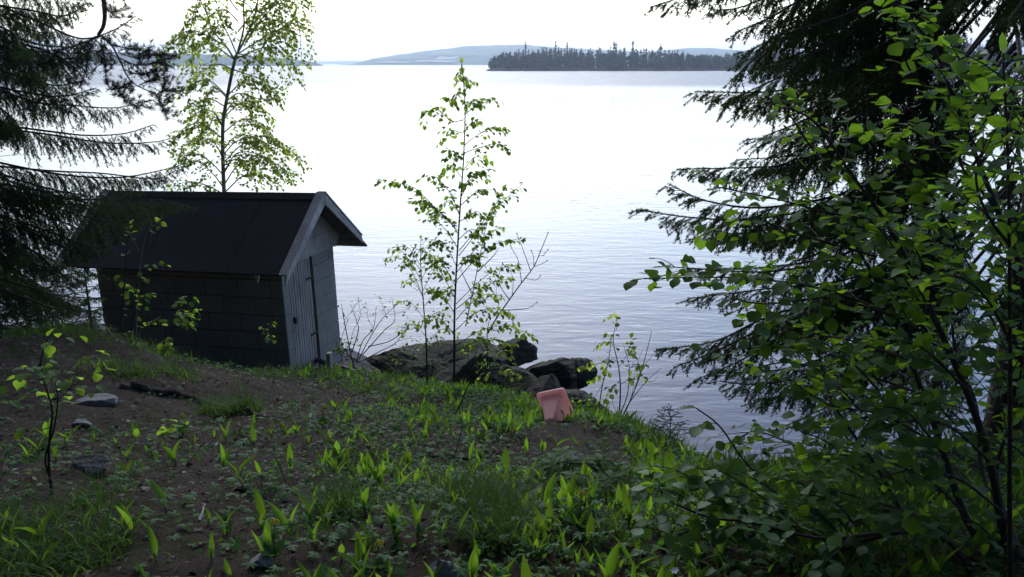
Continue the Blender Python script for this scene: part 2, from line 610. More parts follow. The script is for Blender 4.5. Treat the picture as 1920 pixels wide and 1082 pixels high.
# ------------------------------------------------------------------ far shores
def jag(px, amp, seed):
    return amp * (mnoise.noise(Vector((px * .05, seed, 0))) + .6 * mnoise.noise(Vector((px * .21, seed, 3))) + .4 * mnoise.noise(Vector((px * .6, seed, 7))))


def hill(name, prof, d0, d1, mt, amp=.8, seed=1., rows=14, back=1.5):
    """heightfield whose crest has the profile seen in the photo, shore at d0, crest at d1"""
    pr = np.array(prof, float)
    pxs = np.arange(pr[0, 0], pr[-1, 0] + 1, 3.0)
    top = np.interp(pxs, pr[:, 0], pr[:, 1])
    V = []
    for k, px in enumerate(pxs):
        x1 = (px - 960) / F * CP
        h = max(.5, (HY - top[k]) / F * d1 * CP ** 2 + CAMZ)
        h += max(0, min(1, h / 12)) * jag(px, amp * d1 / F, seed)
        for r in range(rows + 6):
            t = r / (rows - 1)
            d = d0 + (d1 - d0) * t
            s = math.sin(min(t, 1) * math.pi / 2) ** .8 if t <= 1 else max(-.1, 1 - (t - 1) * back)
            z = h * s + (.02 * h * mnoise.noise(Vector((px * .03, t * 4, seed))) if 0 < t < .9 else 0)
            V.append((x1 * d, d, z - (1.0 if r == 0 else 0)))
    nr = rows + 6
    q = [[i * nr + r, (i + 1) * nr + r, (i + 1) * nr + r + 1, i * nr + r + 1] for i in range(len(pxs) - 1) for r in range(nr - 1)]
    g = Geo(); g.add(V, q)
    return kind(g.build(name, mt, smooth=False), 'structure')


wood = solid('far_wood', (.012, .022, .012), (.035, .05, .022), .03, .95, 0, 8)
m_hill, n, l, p = mat('far_hill')
f1 = tex(n, l, .0022, 4, .55, None)
f2 = tex(n, l, .05, 5, .7)
fields = ramp(n, l, f1, [(.44, (.03, .05, .03)), (.47, (.10, .15, .06)), (.56, (.13, .17, .08)), (.6, (.03, .05, .03))])
l.new(mixc(n, l, .6, fields, ramp(n, l, f2, [(.35, (.02, .035, .02)), (.7, (.09, .12, .06))])), p.inputs['Base Color'])
p.inputs['Roughness'].default_value = 1
hill('hill', [(640, 123), (665, 119), (700, 110), (750, 103), (800, 96), (840, 92), (880, 87), (930, 86), (985, 85), (1040, 90), (1120, 94), (1200, 98), (1250, 95), (1290, 91), (1330, 91), (1380, 95), (1460, 97), (1600, 90), (1800, 96), (2000, 108)], 2700, 4300, m_hill, .5, 3.1)
hill('headland', [(-300, 96), (0, 97), (200, 98), (330, 100), (420, 103), (500, 107), (550, 111), (585, 116), (607, 122)], 1850, 2150, wood, .55, 5.2, back=3)
hill('distant_hill', [(300, 112), (480, 114), (600, 115), (680, 114), (760, 112), (900, 110)], 7200, 8200, wood, .3, 8.4)


HILL = [(640, 123), (665, 119), (700, 110), (750, 103), (800, 96), (840, 92), (880, 87), (930, 86), (985, 85), (1040, 90)]


def on_hill(px, py):
    """the point of the hill's face seen at a photo pixel"""
    hp = np.array(HILL, float)
    h = max(.5, (HY - np.interp(px, hp[:, 0], hp[:, 1])) / F * 4300 * CP ** 2 + CAMZ)
    for d in np.arange(2710, 4290, 5.0):
        z = h * math.sin((d - 2700) / 1600 * math.pi / 2) ** .8
        if HY + (CAMZ - z) / d * F / CP ** 2 <= py:
            break
    return np.array([(px - 960) / F * CP * d, d, z + 3.0])


def patch_on_hill(px0, px1, py0, py1, mt):
    """a field draped over the hill's face"""
    g = Geo()
    n_ = 8
    V = []
    for r in range(3):
        for k in range(n_ + 1):
            py = py1 + (py0 - py1) * r / 2 + .5 * math.sin(k * .9 + px0)
            V.append(on_hill(px0 + (px1 - px0) * k / n_ + 5 * r, py))
    q = [[r * (n_ + 1) + k, r * (n_ + 1) + k + 1, (r + 1) * (n_ + 1) + k + 1, (r + 1) * (n_ + 1) + k] for r in range(2) for k in range(n_)]
    g.add(V, q)
    kind(g.build('field', mt), 'structure')


pale = solid('bare_field', (.45, .45, .42), (.6, .6, .56), .02, .95)
mead = solid('meadow', (.14, .2, .07), (.2, .25, .1), .02, .95)
for a in [(815, 852, 108, 113, pale), (700, 765, 117, 119.5, pale), (775, 850, 114.5, 118, pale), (870, 915, 100, 106, mead), (800, 880, 98, 105, mead), (735, 800, 108, 112, mead)]:
    patch_on_hill(*a)

# wooded island, its trees one mass plus the tall ones that stick out
IX = []
g = Geo()
isl = [(912, 134.0, 600), (940, 134, 604), (1100, 133.5, 612), (1300, 133, 620), (1420, 133, 640), (1600, 133, 640), (1900, 134, 610), (2300, 135, 560)]
isl = np.array(isl, float)
pxs = np.arange(912, 2300, 6.0)
V = []
for px in pxs:
    D = np.interp(px, isl[:, 0], isl[:, 2])
    e = min(1, (px - 911) / 25)
    for k, (dd, z) in enumerate([(0, -.6), (2, .5), (10, 1.6), (40, 3.0), (90, 2.6), (130, -1)]):
        q = D + dd * (.35 + .65 * e) + 3 * mnoise.noise(Vector((px * .03, k, 2)))
        V.append(((px - 960) / F * CP * D, q, z * (1 if k in (0, 5) else e * .7 + .3) + (.5 * mnoise.noise(Vector((px * .2, k, 9))) if 0 < k < 5 else 0)))
q = [[i * 6 + r, (i + 1) * 6 + r, (i + 1) * 6 + r + 1, i * 6 + r + 1] for i in range(len(pxs) - 1) for r in range(5)]
g.add(V, q)
kind(g.build('island', solid('island_shore', (.03, .032, .02), (.10, .085, .06), .25, .95)), 'structure')
M['far_spruce'] = leafmat('far_spruce', (.022, .060, .026), (.012, .036, .016), .1, (.03, .05, .02), .7)
M['far_leaf'] = leafmat('far_deciduous', (.045, .085, .022), (.028, .055, .016), .2, (.08, .12, .02), .7)


def far_conifer(g, base, h, w, m=0, n=110, top=1.3):
    t = rng.uniform(0.05, 1, n) ** .8
    r = w * (1 - t) ** .65 * (.55 + .45 * np.cos(t * 26 + rng.uniform(0, 6))) * rng.uniform(.6, 1.1, n) + .12
    a = rng.uniform(0, 6.28, n)
    c = base + np.stack([r * np.cos(a) * .55, r * np.sin(a) * .55, t * h], 1)
    X = np.stack([np.cos(a), np.sin(a), -.35 + 0 * a], 1)
    tv = np.array([[-.2, -.5, 0], [-.2, .5, 0], [1, 0, 0.0]])
    g.inst(tv, [[0, 1, 2]], c, X, np.array([0, 0, 1.]) + rng.normal(0, .5, (n, 3)), np.stack([r * .75 + .5, r * .6 + .6, r], 1), m)
    g.tube([base - [0, 0, 1], base + [0, 0, h * .6], base + [0, 0, h]], [.2, .14, .03], 4, m)


def far_leafy(g, base, h, w, m=1, n=120):
    d = nrm(rng.normal(0, 1, (n, 3))) * rng.uniform(.55, 1, (n, 1))
    c = base + d * [w, w, h * .42] + [0, 0, h * .56]
    g.inst(np.array([[-.5, -.4, 0], [.5, -.4, .1], [.5, .4, 0], [-.5, .4, .1]]), [[0, 1, 2, 3]], c, rng.normal(0, 1, (n, 3)), d + rng.normal(0, .5, (n, 3)), rng.uniform(.8, 1.6, n) * w * .35, m)
    g.tube([base - [0, 0, 1], base + [0, 0, h * .7]], [.2, .1], 4, m)


g = Geo()
for i in range(620):
    px = 922 + (i / 620) ** 1.0 * 1330 + rng.uniform(-3, 3)
    D = np.interp(px, isl[:, 0], isl[:, 2])
    row = rng.uniform(0, 1)
    dd = 7 + row * 60
    e = np.interp(px, [918, 935, 1000, 1150, 1260, 1330, 1420, 1600, 2000], [.55, .72, .95, 1, .9, .78, .85, 1.3, 1.5])
    h = rng.uniform(11.8, 15.2) * e * (.9 + .2 * row)
    b = np.array([(px - 960) / F * CP * D, D + dd, 2.0])
    if rng.uniform() < .66 and not (1310 < px < 1380):
        far_conifer(g, b, h, rng.uniform(2.0, 3.4))
    else:
        far_leafy(g, b, h * .8, rng.uniform(2.2, 3.2))
for i in range(260):
    px = 918 + i / 260 * 1330 + rng.uniform(-2, 2)
    D = np.interp(px, isl[:, 0], isl[:, 2])
    far_leafy(g, np.array([(px - 960) / F * CP * D, D + rng.uniform(3, 8), 1.0]), rng.uniform(3, 6.5), rng.uniform(1.6, 2.6), n=60)
kind(g.build('island_wood', [M['far_spruce'], M['far_leaf']]), 'stuff', 'dense dark wood covering the low island across the lake', 'wood')
for px, h, w, lab in [(986, 17.5, 2.0, 'slim spruce rising above the left end of the island wood'), (1043, 18.5, 2.4, 'tall spruce standing out over the left half of the island wood'),
                      (1156, 19.0, 3.6, 'broad-topped tall pine sticking out of the middle of the island wood'), (1190, 19, 2.4, 'pointed tall spruce right of the broad pine in the island wood'),
                      (1243, 16.5, 3.3, 'bushy dark spruce standing apart where the island wood dips'), (1065, 17.6, 2.0, 'narrow spruce beside the tall spruce on the island')]:
    D = np.interp(px, isl[:, 0], isl[:, 2])
    b = np.array([(px - 960) / F * CP * D, D + 12, 2.0])
    t = thing('spruce_tree' if px != 1156 else 'pine_tree', lab, 'tree', b)
    g = Geo(); g.tube([b - [0, 0, .8], b + [0, 0, h * .6], b + [0, 0, h * .97]], [.28, .16, .03], 5); g.build('trunk', M['bark'], t)
    g = Geo()
    if px == 1156:
        far_leafy(g, b + [0, 0, h * .3], h * .7, w * .6, 0, 90)
        far_conifer(g, b, h * .8, w * .8, 0, 120)
    else:
        far_conifer(g, b, h, w, 0, 190)
    g.build('crown', M['far_spruce'], t)

# ------------------------------------------------------------------ shed
TH, SW, SH, SR, SL = -.261, 1.52, 1.536, 2.344, 2.943
so = np.array([-3.033, 11.0, .914])
TILT = R(1.6)                                   # the little house has settled to the left
su = np.array([math.cos(TH) * math.cos(TILT), math.sin(TH) * math.cos(TILT), math.sin(TILT)])   # along the ridge, to the right
sv = np.array([-math.sin(TH), math.cos(TH), 0.])                                                   # towards the lake
sz = np.cross(su, sv)
SOF, SOB, SOV = .307, .284, .402
SLOPE = (SR - SH - .236) / (SW / 2)
EZ = SR - SLOPE * (SW / 2 + SOV)


def sp(u, v, z):
    return so + su * u + sv * v + sz * z


shed = thing('shed', 'small weathered concrete block shed with a black felt roof at the water edge', 'shed', so)
m, n, l, p = mat('concrete_block')
f1 = tex(n, l, 3, 5, .6); f2 = tex(n, l, 60, 4, .7)
g_ = n.new('ShaderNodeNewGeometry')
c = mixc(n, l, .5, ramp(n, l, f1, [(.3, (.215, .205, .18)), (.7, (.41, .385, .345))]), ramp(n, l, f2, [(.3, (.17, .16, .145)), (.7, (.43, .405, .365))]))
c = mixc(n, l, g_.outputs['Random Per Island'], c, mixc(n, l, .5, c, (.20, .205, .175)))
l.new(c, p.inputs['Base Color']); p.inputs['Roughness'].default_value = .95
p.inputs['Specular IOR Level'].default_value = .1
l.new(bump(n, l, f2, .006), p.inputs['Normal'])
M['block'] = m
m, n, l, p = mat('joint_mortar'); p.inputs['Base Color'].default_value = (.09, .09, .085, 1); p.inputs['Roughness'].default_value = 1  # plain dark grey mortar that fills the block joints
M['mortar'] = m


def blocks(g, u0, u1, face, z1, off):
    """courses of hollow blocks on one wall face: 50 x 25 cm, each slightly out of line"""
    k = 0
    z = z1
    while z > -1.0:
        h = min(.25, z + 1.0)
        x = u0 - (0.25 if (k + off) % 2 else 0)
        while x < u1 - .01:
            a, b = max(x, u0) + .006, min(x + .5, u1) - .006
            if b - a > .03:
                j = rng.uniform(-.003, .004)
                face(g, a, b, z - h + .006 + rng.uniform(0, .003), z - .006, j)
            x += .5
        z -= h
        k += 1


g = Geo()
t = .19
# mortar cores
g.box(sp(-SL + .02, .012, -1.0), su * (SL - .032), sv * t, sz * (SH + 1.0 - .01), 1)
g.box(sp(-SL + .02, SW - t - .012, -1.0), su * (SL - .032), sv * t, sz * (SH + 1 - .01), 1)
g.box(sp(-SL + .012, .2, -1.0), su * t, sv * (SW - .4), sz * (SH + 1 - .01), 1)
blocks(g, -SL, 0, lambda g, a, b, z0, z1, j: g.bbox(sp(a, -j, z0), su * (b - a), sv * .08, sz * (z1 - z0), .006), SH, 0)
blocks(g, -SL, 0, lambda g, a, b, z0, z1, j: g.bbox(sp(a, SW - .08, z0), su * (b - a), sv * (.08 + j), sz * (z1 - z0), .006), SH, 1)
blocks(g, 0, SW, lambda g, a, b, z0, z1, j: g.bbox(sp(-SL - j - .001, a, z0), su * .08, sv * (b - a), sz * (z1 - z0), .006), SH, 1)
# gable wall with the door opening
DV0, DV1, DT = .17, .86, SH - .09
for (a0, b0) in ((.0, DV0), (DV1, SW)):
    g.box(sp(-.19, a0 + .012, -1.0), su * .18, sv * (b0 - a0 - .024), sz * (SH + 1 - .01), 1)
    blocks(g, a0, b0, lambda g, a, b, z0, z1, j: g.bbox(sp(-.08, a - .004, z0 - .004), su * (.08 + .002 + j * .5), sv * (b - a + .008), sz * (z1 - z0 + .008), .003), SH, 0)
g.build('wall', [M['block'], M['mortar']], shed)

m, n, l, p = mat('roof_felt')
f2 = tex(n, l, 220, 2, .7); f1 = tex(n, l, 1.6, 5, .6)
c = mixc(n, l, .5, ramp(n, l, f2, [(.3, (.013, .013, .013)), (.75, (.058, .057, .055))]), ramp(n, l, f1, [(.3, (.018, .018, .018)), (.7, (.042, .041, .039))]))
l.new(c, p.inputs['Base Color']); p.inputs['Roughness'].default_value = .95
p.inputs['Specular IOR Level'].default_value = .12
l.new(bump(n, l, f2, .003), p.inputs['Normal'])
M['felt'] = m
M['wood'] = solid('weathered_wood', (.31, .275, .24), (.64, .585, .525), 5, .85, .003, 8, (1, 1, 1), .2)
m, n, l, p = mat('grey_board')
tc = n.new('ShaderNodeTexCoord'); mp = n.new('ShaderNodeMapping'); mp.inputs['Rotation'].default_value = (0, 0, -TH); mp.inputs['Scale'].default_value = (9, 9, 1.2)
l.new(tc.outputs['Object'], mp.inputs['Vector'])
f1 = tex(n, l, 5, 6, .7, mp.outputs[0]); f2 = tex(n, l, 2.5, 3, .6)
c = mixc(n, l, .45, ramp(n, l, f1, [(.3, (.165, .145, .125)), (.7, (.53, .49, .44))]), ramp(n, l, f2, [(.35, (.235, .215, .19)), (.7, (.55, .51, .46))]))
l.new(c, p.inputs['Base Color']); p.inputs['Roughness'].default_value = .85; p.inputs['Specular IOR Level'].default_value = .2
l.new(bump(n, l, f1, .003), p.inputs['Normal'])
M['board'] = m
M['dark_wood'] = solid('dark_weathered_wood', (.05, .045, .04), (.13, .115, .10), 7, .9, .004, 8)

roof = Geo()
TK = .025
sn = nrm(-sv * SLOPE + sz * 1.0)       # normal of the near slope points to us and up
fn = nrm(sv * SLOPE + sz * 1.0)
ridge_a, ridge_b = sp(-SL - SOB, SW / 2, SR), sp(SOF, SW / 2, SR)
# near slope in three felt sheets, each lapping the next
UL = SL + SOB + SOF
cut = [0, .36, .735, 1.0]
for i in range(3):
    a = ridge_a + (ridge_b - ridge_a) * cut[i]; b = ridge_a + (ridge_b - ridge_a) * cut[i + 1]
    dn = -sv * (SW / 2 + SOV) - sz * SLOPE * (SW / 2 + SOV)
    lift = .004 * (2 - i)
    N = 14
    V = []
    for s_ in range(N + 1):
        q = s_ / N
        for e, o_ in ((a, 0), (b + su * (.05 if i < 2 else 0), 1)):
            w = .004 * mnoise.noise(Vector((i * 3 + o_, q * 5, 1)))
            V.append(e + dn * q + sn * (lift + w)); V.append(e + dn * q + sn * (lift + w - TK))
    q4 = []
    for s_ in range(N):
        k = 4 * s_
        q4 += [[k, k + 4, k + 6, k + 2], [k + 1, k + 3, k + 7, k + 5], [k, k + 1, k + 5, k + 4], [k + 2, k + 6, k + 7, k + 3]]
    q4 += [[0, 2, 3, 1], [4 * N, 4 * N + 1, 4 * N + 3, 4 * N + 2]]
    roof.add(V, q4)
fv = (sv - sz * SLOPE) * (SW / 2 + SOV + .15)
roof.prism([ridge_a + fn * .0, ridge_b + fn * .0, ridge_b + fv, ridge_a + fv], fn * -TK)
# felt ridge cap
roof.prism([ridge_a + sn * .013 + sv * -.002, ridge_b + sn * .013 + sv * -.002, ridge_b + sn * .009 - (sv + sz * SLOPE) * .10, ridge_a + sn * .009 - (sv + sz * SLOPE) * .10], sn * .006)
roof = roof.build('roof', M['felt'], shed)
# boards under the felt (soffit), seen at the gable overhang
g = Geo()
for s_, d_ in ((1, fv), (-1, dn)):
    nn = fn if s_ == 1 else sn
    for k in range(7):
        a = ridge_a - nn * (TK + .004) + d_ * (.02 + k / 7 * .95); b = ridge_b - su * .004 - nn * (TK + .004) + d_ * (.02 + k / 7 * .95)
        g.prism([a, b, b + d_ * .128, a + d_ * .128], nn * -.018)
g.build('roof_boarding', M['dark_wood'], roof)


def barge(u, sgn, d_, nn, long, name='bargeboard', cap=True, wd=.125):
    """gable edge board, and the flat cover board lying on the felt above it"""
    top = sp(u, SW / 2, SR) + nn * .012
    dd = d_ * long
    g = Geo()
    dwn = np.array(-sz * wd)
    pl = [top, top + dd, top + dd + dwn * .72 + d_ * .03, top + dwn * 1.25]
    g.prism(pl, su * .022 * sgn)
    o = g.build(name, M['wood'], shed)
    if cap:
        g = Geo()
        g.prism([top - su * .085 * sgn + nn * .008, top + su * .03 * sgn + nn * .008, top + dd + su * .03 * sgn + nn * .008, top + dd - su * .085 * sgn + nn * .008], nn * .02)
        g.build('cover_board', M['board'], shed)
    return o


barge(SOF + .004, 1, dn, sn, 1.02)
barge(SOF + .004, 1, fv, fn, .82)
barge(-SL - SOB - .004, -1, dn, sn, 1.02)
barge(-SL - SOB - .004, -1, fv, fn, 1.0, cap=False)
# gable boards
g = Geo()
gz0 = SH - .085
rows_ = 6
for k in range(rows_):
    z0, z1 = gz0 + k * .13, gz0 + (k + 1) * .13 - .004
    def half(z): return max(.0, min((SR - .05 - z) / SLOPE, SW / 2 + .05))
    a0, a1 = half(z0), half(z1)
    if a0 < .02:
        break
    c0 = SW / 2
    pr = .028 + .004 * (k % 2)
    g.prism([sp(pr - .02, c0 - a0, z0), sp(pr - .02, c0 + a0, z0), sp(pr - .02, c0 + a1, z1), sp(pr - .02, c0 - a1, z1)], su * .022)
g.build('gable_boards', M['board'], shed)
g = Geo()
g.prism([sp(.008, SW + .02, SH - .10), sp(.008, SW + .17, SH + .03), sp(.008, SW + .17, SH + .10), sp(.008, SW - .1, SH + .3)], su * .024)
g.build('eave_board', M['board'], shed)
for u_ in (-.16, -SL + .15):
    g = Geo()
    g.prism([sp(u_ - .05, -SOV + .05, EZ + .005), sp(u_ + .055, -SOV + .05, EZ + .005), sp(u_ + .012, -SOV + .05, EZ - .13)], sv * .03)
    g.build('rafter_tail', M['wood'], shed)
# door: ribbed grey boards in a narrow frame
g = Geo()
nb = 9
for k in range(nb):
    w = (DV1 - DV0 - .07) / nb
    a = DV0 + .025 + k * w
    g.bbox(sp(-.045 + rng.uniform(-.002, .002), a + .005, -.35), su * .03, sv * (w - .010), sz * (DT + .35), .006)
g.box(sp(-.06, DV0 + .025, -.35), su * .012, sv * (DV1 - DV0 - .07), sz * (DT + .35))
door = g.build('door', M['board'], shed)
M['iron'] = solid('rusty_iron', (.03, .022, .018), (.08, .05, .035), 30, .8, .001)
for zc in (.30, 1.12):
    g = Geo()
    g.bbox(sp(-.012, DV1 - .20, zc), su * .006, sv * .19, sz * .035, .002)
    g.build('hinge', M['iron'], door)
g = Geo()
g.bbox(sp(-.014, DV0 + .05, .62), su * .045, sv * .03, sz * .09, .004)
g.build('handle', M['dark_wood'], door)
g = Geo()
g.box(sp(-.09, DV0 + .002, -.35), su * .085, sv * .022, sz * (DT + .37))
g.box(sp(-.16, DV1 - .04, -.35), su * .10, sv * .038, sz * (DT + .37))
g.box(sp(-.09, DV0 + .026, DT + .003), su * .08, sv * (DV1 - DV0 - .07), sz * .05)
g.build('door_frame', M['dark_wood'], shed)

# black pipe running from the shed to the beach
g = Geo()
a = sp(.12, .98, -.02)
pp = [sp(-.05, .80, -.10), at(640, 690, 10.9), at(668, 699, 10.75), at(700, 711, 10.5), at(722, 722, 10.2)]
pp = [np.array([q[0], q[1], max(q[2], float(ground(q[0], q[1])) + .03)]) for q in pp]
pipe = g.tube(catmull(pp, 20), .038, 12)
tag(g.build('water_pipe', solid('black_plastic', (.02, .022, .026), (.04, .043, .05), 8, .45, 0), smooth=True, loc=pp[2]), 'thick black plastic pipe lying on the gravel beside the shed door', 'pipe')
g = Geo()
q = gz(hit(613, 702), -.1)
g.bbox(q, su * .05, sv * .08, np.array([.0, 0, .36]), .004)
tag(g.build('wooden_post', M['board'], loc=q), 'short pale wooden post standing at the foot of the shed corner', 'post')

# ------------------------------------------------------------------ rocks on the shore
def ico(sub):
    import bmesh
    bm = bmesh.new()
    bmesh.ops.create_icosphere(bm, subdivisions=sub, radius=1)
    v = np.array([x.co[:] for x in bm.verts]); f = np.array([[y.index for y in x.verts] for x in bm.faces])
    bm.free()
    return v, f


ICO5, ICO4, ICO3 = ico(6), ico(4), ico(3)


def rock_shape(dims, seed, planes=15, flat=.8, rough=.085, ic=ICO5, rot=None):
    r2 = np.random.default_rng(seed)
    v, f = ic
    pn = nrm(r2.normal(0, 1, (planes, 3)))
    pd = r2.uniform(flat * .72, 1, planes)
    d = v @ pn.T
    rr = np.min(np.where(d > .05, pd / np.maximum(d, .05), 9), 1)
    rr = np.minimum(rr, 1.25)
    nz = np.array([mnoise.fractal(Vector((x * 2.3 + seed).tolist()), .9, 2.1, 6) for x in v])
    nz2 = np.array([mnoise.noise(Vector((x[0] * 3 + seed, x[1] * 3, x[2] * 14))) for x in v])
    V = v * (rr * (1 + rough * nz + .02 * nz2))[:, None] * np.array(dims)
    if rot is not None:
        c, s = math.cos(rot[0]), math.sin(rot[0])
        V = V @ np.array([[c, 0, s], [0, 1, 0], [-s, 0, c]]).T
        c, s = math.cos(rot[1]), math.sin(rot[1])
        V = V @ np.array([[c, -s, 0], [s, c, 0], [0, 0, 1]]).T
    return V, f


def rock(name, label, px0, px1, py0, py1, D, deep, seed, mt='rock', rot=(0, 0), group=None, **k):
    c = at((px0 + px1) / 2, (py0 + py1) / 2, D)
    s = D / F / CP * 1.0
    V, f = rock_shape(((px1 - px0) / 2 * s * 1.3, deep * 1.2, (py1 - py0) / 2 * s * 1.24), seed, rot=rot, **k)
    g = Geo(); g.add(V + c, f)
    return tag(g.build(name, M[mt], smooth=False, loc=c), label, 'rock', group)


m, n, l, p = mat('slab_rock')
f1 = tex(n, l, 4, 10, .72); f2 = tex(n, l, 34, 8, .8)
c = mixc(n, l, .5, ramp(n, l, f1, [(.3, (.016, .015, .015)), (.7, (.066, .060, .056))]), ramp(n, l, f2, [(.3, (.011, .011, .011)), (.7, (.10, .093, .086))]))
g_ = n.new('ShaderNodeNewGeometry'); sx = n.new('ShaderNodeSeparateXYZ'); l.new(g_.outputs['Normal'], sx.inputs[0])
mm = n.new('ShaderNodeMath'); mm.operation = 'MULTIPLY'; l.new(sx.outputs['Z'], mm.inputs[0]); l.new(f1, mm.inputs[1])
c = mixc(n, l, ramp(n, l, mm.outputs[0], [(.37, (0, 0, 0)), (.50, (.85, .85, .85))]), c, (.07, .075, .022))
l.new(c, p.inputs['Base Color']); p.inputs['Roughness'].default_value = .85; p.inputs['Specular IOR Level'].default_value = .25
l.new(bump(n, l, f2, .03, 1, bump(n, l, f1, .08)), p.inputs['Normal'])
M['slab'] = m
RG = 'boulders at the water edge'
rock('boulder', 'big rounded grey boulder behind the birch sapling trunk', 790, 940, 650, 742, 11.3, .5, 3, 'slab', group=RG, planes=12)
rock('boulder', 'long mossy boulder sloping up from the beach near the shed', 715, 850, 662, 722, 11.7, .55, 8, 'slab', (.18, .2), RG, planes=13)
rock('boulder', 'small flat-topped boulder behind the slab, ringed by water', 915, 1000, 638, 690, 12.0, .3, 21, 'slab', (0, .3), RG)
rock('boulder', 'large dark angular slab with a flat face at the water edge', 960, 1095, 672, 742, 11.5, .42, 15, 'slab', (.06, .35), RG, planes=11, flat=.7)
rock('boulder', 'knobbly small boulder at the right tip of the big dark slab', 1070, 1112, 676, 728, 11.5, .25, 33, 'slab', (.2, 0), RG)
rock('boulder', 'low mossy boulder just behind the pink tub', 985, 1062, 716, 770, 10.6, .3, 41, 'slab', (.1, .2), RG)
rock('boulder', 'dark low boulder overgrown with leaves right of the pink tub', 1045, 1120, 730, 790, 10.2, .3, 52, 'slab', (0, .5), RG)
rock('boulder', 'grey boulder between the birch sapling and the dark slab', 880, 985, 690, 745, 10.9, .35, 64, 'slab', (-.1, .3), RG)
rock('boulder', 'low grey beach boulder left of the birch sapling', 730, 810, 680, 722, 11.0, .3, 71, 'slab', (.0, .1), RG)
# pebbles on the little beach and under the water's edge
g = Geo()
pv, pf = ICO3
tv, tf = rock_shape((1, .8, .5), 5, ic=ico(2), rough=.03)
N = 1500
px_ = rng.uniform(-3.0, 4.2, N); py_ = rng.uniform(7.2, 13, N)
z_ = ground(px_, py_)
k_ = (z_ < .58) & (z_ > -.25)
P_ = np.stack([px_, py_, z_ + .01], 1)[k_]
g.inst(tv, tf, P_, nrm(rng.normal(0, 1, (len(P_), 3)) * [1, 1, .2]), np.array([0, 0, 1.]) + rng.normal(0, .25, (len(P_), 3)), rng.uniform(.012, .07, len(P_)) ** 1.0)
kind(g.build('shore_stones', M['rock2']), 'stuff', 'loose grey stones along the waterline', 'stones')
for (px, py, w, h, lab, seed, mt) in [(180, 752, 62, 12, 'flat pale stone lying in the soil left of the fallen branch', 4, 'rock2'), (172, 872, 60, 26, 'low brown stone half sunk in the soil beside the thin sapling', 9, 'rock'),
                                      (830, 1066, 78, 56, 'pale grey flat stone with a broken edge at the bottom of the picture', 14, 'rock2'), (1068, 868, 60, 26, 'grey stone in the bare soil in front of the brow', 19, 'rock2'),
                                      (490, 1055, 50, 18, 'small grey stone under the yellow cowslip', 23, 'rock2'), (150, 795, 34, 8, 'thin flat stone in the soil below the pale flat stone', 27, 'rock2'), (455, 918, 34, 16, 'small dark pointed stone in the bare soil', 31, 'rock')]:
    q = hit(px, py + h * .3)
    s = q[1] / F
    V, f = rock_shape((w * s * .55, w * s * .42, h * s * .95), seed, planes=9, ic=ICO4, flat=.7)
    g = Geo(); g.add(V + q + [0, 0, h * s * .12], f)
    tag(g.build('stone', M[mt], loc=q), lab, 'stone')

# ------------------------------------------------------------------ pink tub, tipped on its end
q = hit(1040, 792)
q = np.array([q[0], q[1], q[2]])
tub = thing('plastic_tub', 'faded pink plastic tub with a thick rim, tipped up in the grass', 'tub', q)
A_, B_, Dp, tp = .20, .29, .26, .10     # half width, half length, depth, taper
TD = q[1] + .30
T0 = at(1056, 730, TD)
ex = nrm(np.array([-.914, .261, -.311])); ey = nrm(np.array([.357, .153, -.921])); ey = nrm(ey - ex * np.dot(ex, ey)); ez = np.cross(ey, ex)
if ez[1] > 0:
    ez = -ez
LX, LY = .27 * TD / 7.9, .30 * TD / 7.9


def ring(ins, d, n=5, rad=.03):
    ins, rad = ins * TD / 7.9 * (.86 if ins > .05 else 1), rad * TD / 7.9 * (.35 if ins > .08 else 1)
    out = []
    cs = [(ins + rad, ins + rad, 180), (LX - ins - rad, ins + rad, 270), (LX - ins - rad, LY - ins - rad, 0), (ins + rad, LY - ins - rad, 90)]
    for cx, cy, a0 in cs:
        for k in range(n):
            a = R(a0 + 90 * k / (n - 1))
            out.append(T0 + ex * (cx + rad * math.cos(a)) + ey * (cy + rad * math.sin(a)) + ez * d)
    return out


def loft(g, rings, m=0):
    n_ = len(rings[0])
    V = np.vstack(rings)
    j = np.arange(n_)
    g.add(V, np.vstack([np.stack([i * n_ + j, i * n_ + (j + 1) % n_, (i + 1) * n_ + (j + 1) % n_, (i + 1) * n_ + j], 1) for i in range(len(rings) - 1)]), m)


DP = .325 * TD / 7.9
g = Geo()
rs = [ring(.012, .02), ring(.022, .03), ring(.09, DP * .8), ring(.105, DP), ring(.13, DP + .01)]
loft(g, rs)
b = g.n - len(rs[0])
k = len(rs[0])
g.f.append((np.array([[b, b + i, b + i + 1] for i in range(1, k - 1)], np.int32), 0))
inner = [ring(.017, .018), ring(.027, .03), ring(.095, DP * .8), ring(.11, DP - .006), ring(.14, DP)]
loft(g, inner)
b = g.n - k
g.f.append((np.array([[b, b + i, b + i + 1] for i in range(1, k - 1)], np.int32), 0))
m, n, l, p = mat('faded_pink_plastic')
f1 = tex(n, l, 9, 5, .6); f2 = tex(n, l, 60, 3, .6)
c = mixc(n, l, .3, ramp(n, l, f1, [(.3, (.80, .44, .41)), (.7, (.88, .58, .55))]), ramp(n, l, f2, [(.3, (.74, .38, .35)), (.7, (.90, .62, .59))]))
l.new(c, p.inputs['Base Color']); p.inputs['Roughness'].default_value = .5
tr = n.new('ShaderNodeBsdfTranslucent'); tr.inputs['Color'].default_value = (.92, .62, .59, 1)
x = n.new('ShaderNodeMixShader'); x.inputs[0].default_value = .55
l.new(p.outputs[0], x.inputs[1]); l.new(tr.outputs[0], x.inputs[2]); l.new(x.outputs[0], n['Material Output'].inputs['Surface'])
M['pink'] = m
g.build('tub_shell', M['pink'], tub)
g = Geo()
loft(g, [ring(.015, .022), ring(-.014, .02), ring(-.018, .0), ring(-.010, -.016), ring(.010, -.018), ring(.018, .0), ring(.015, .022)])
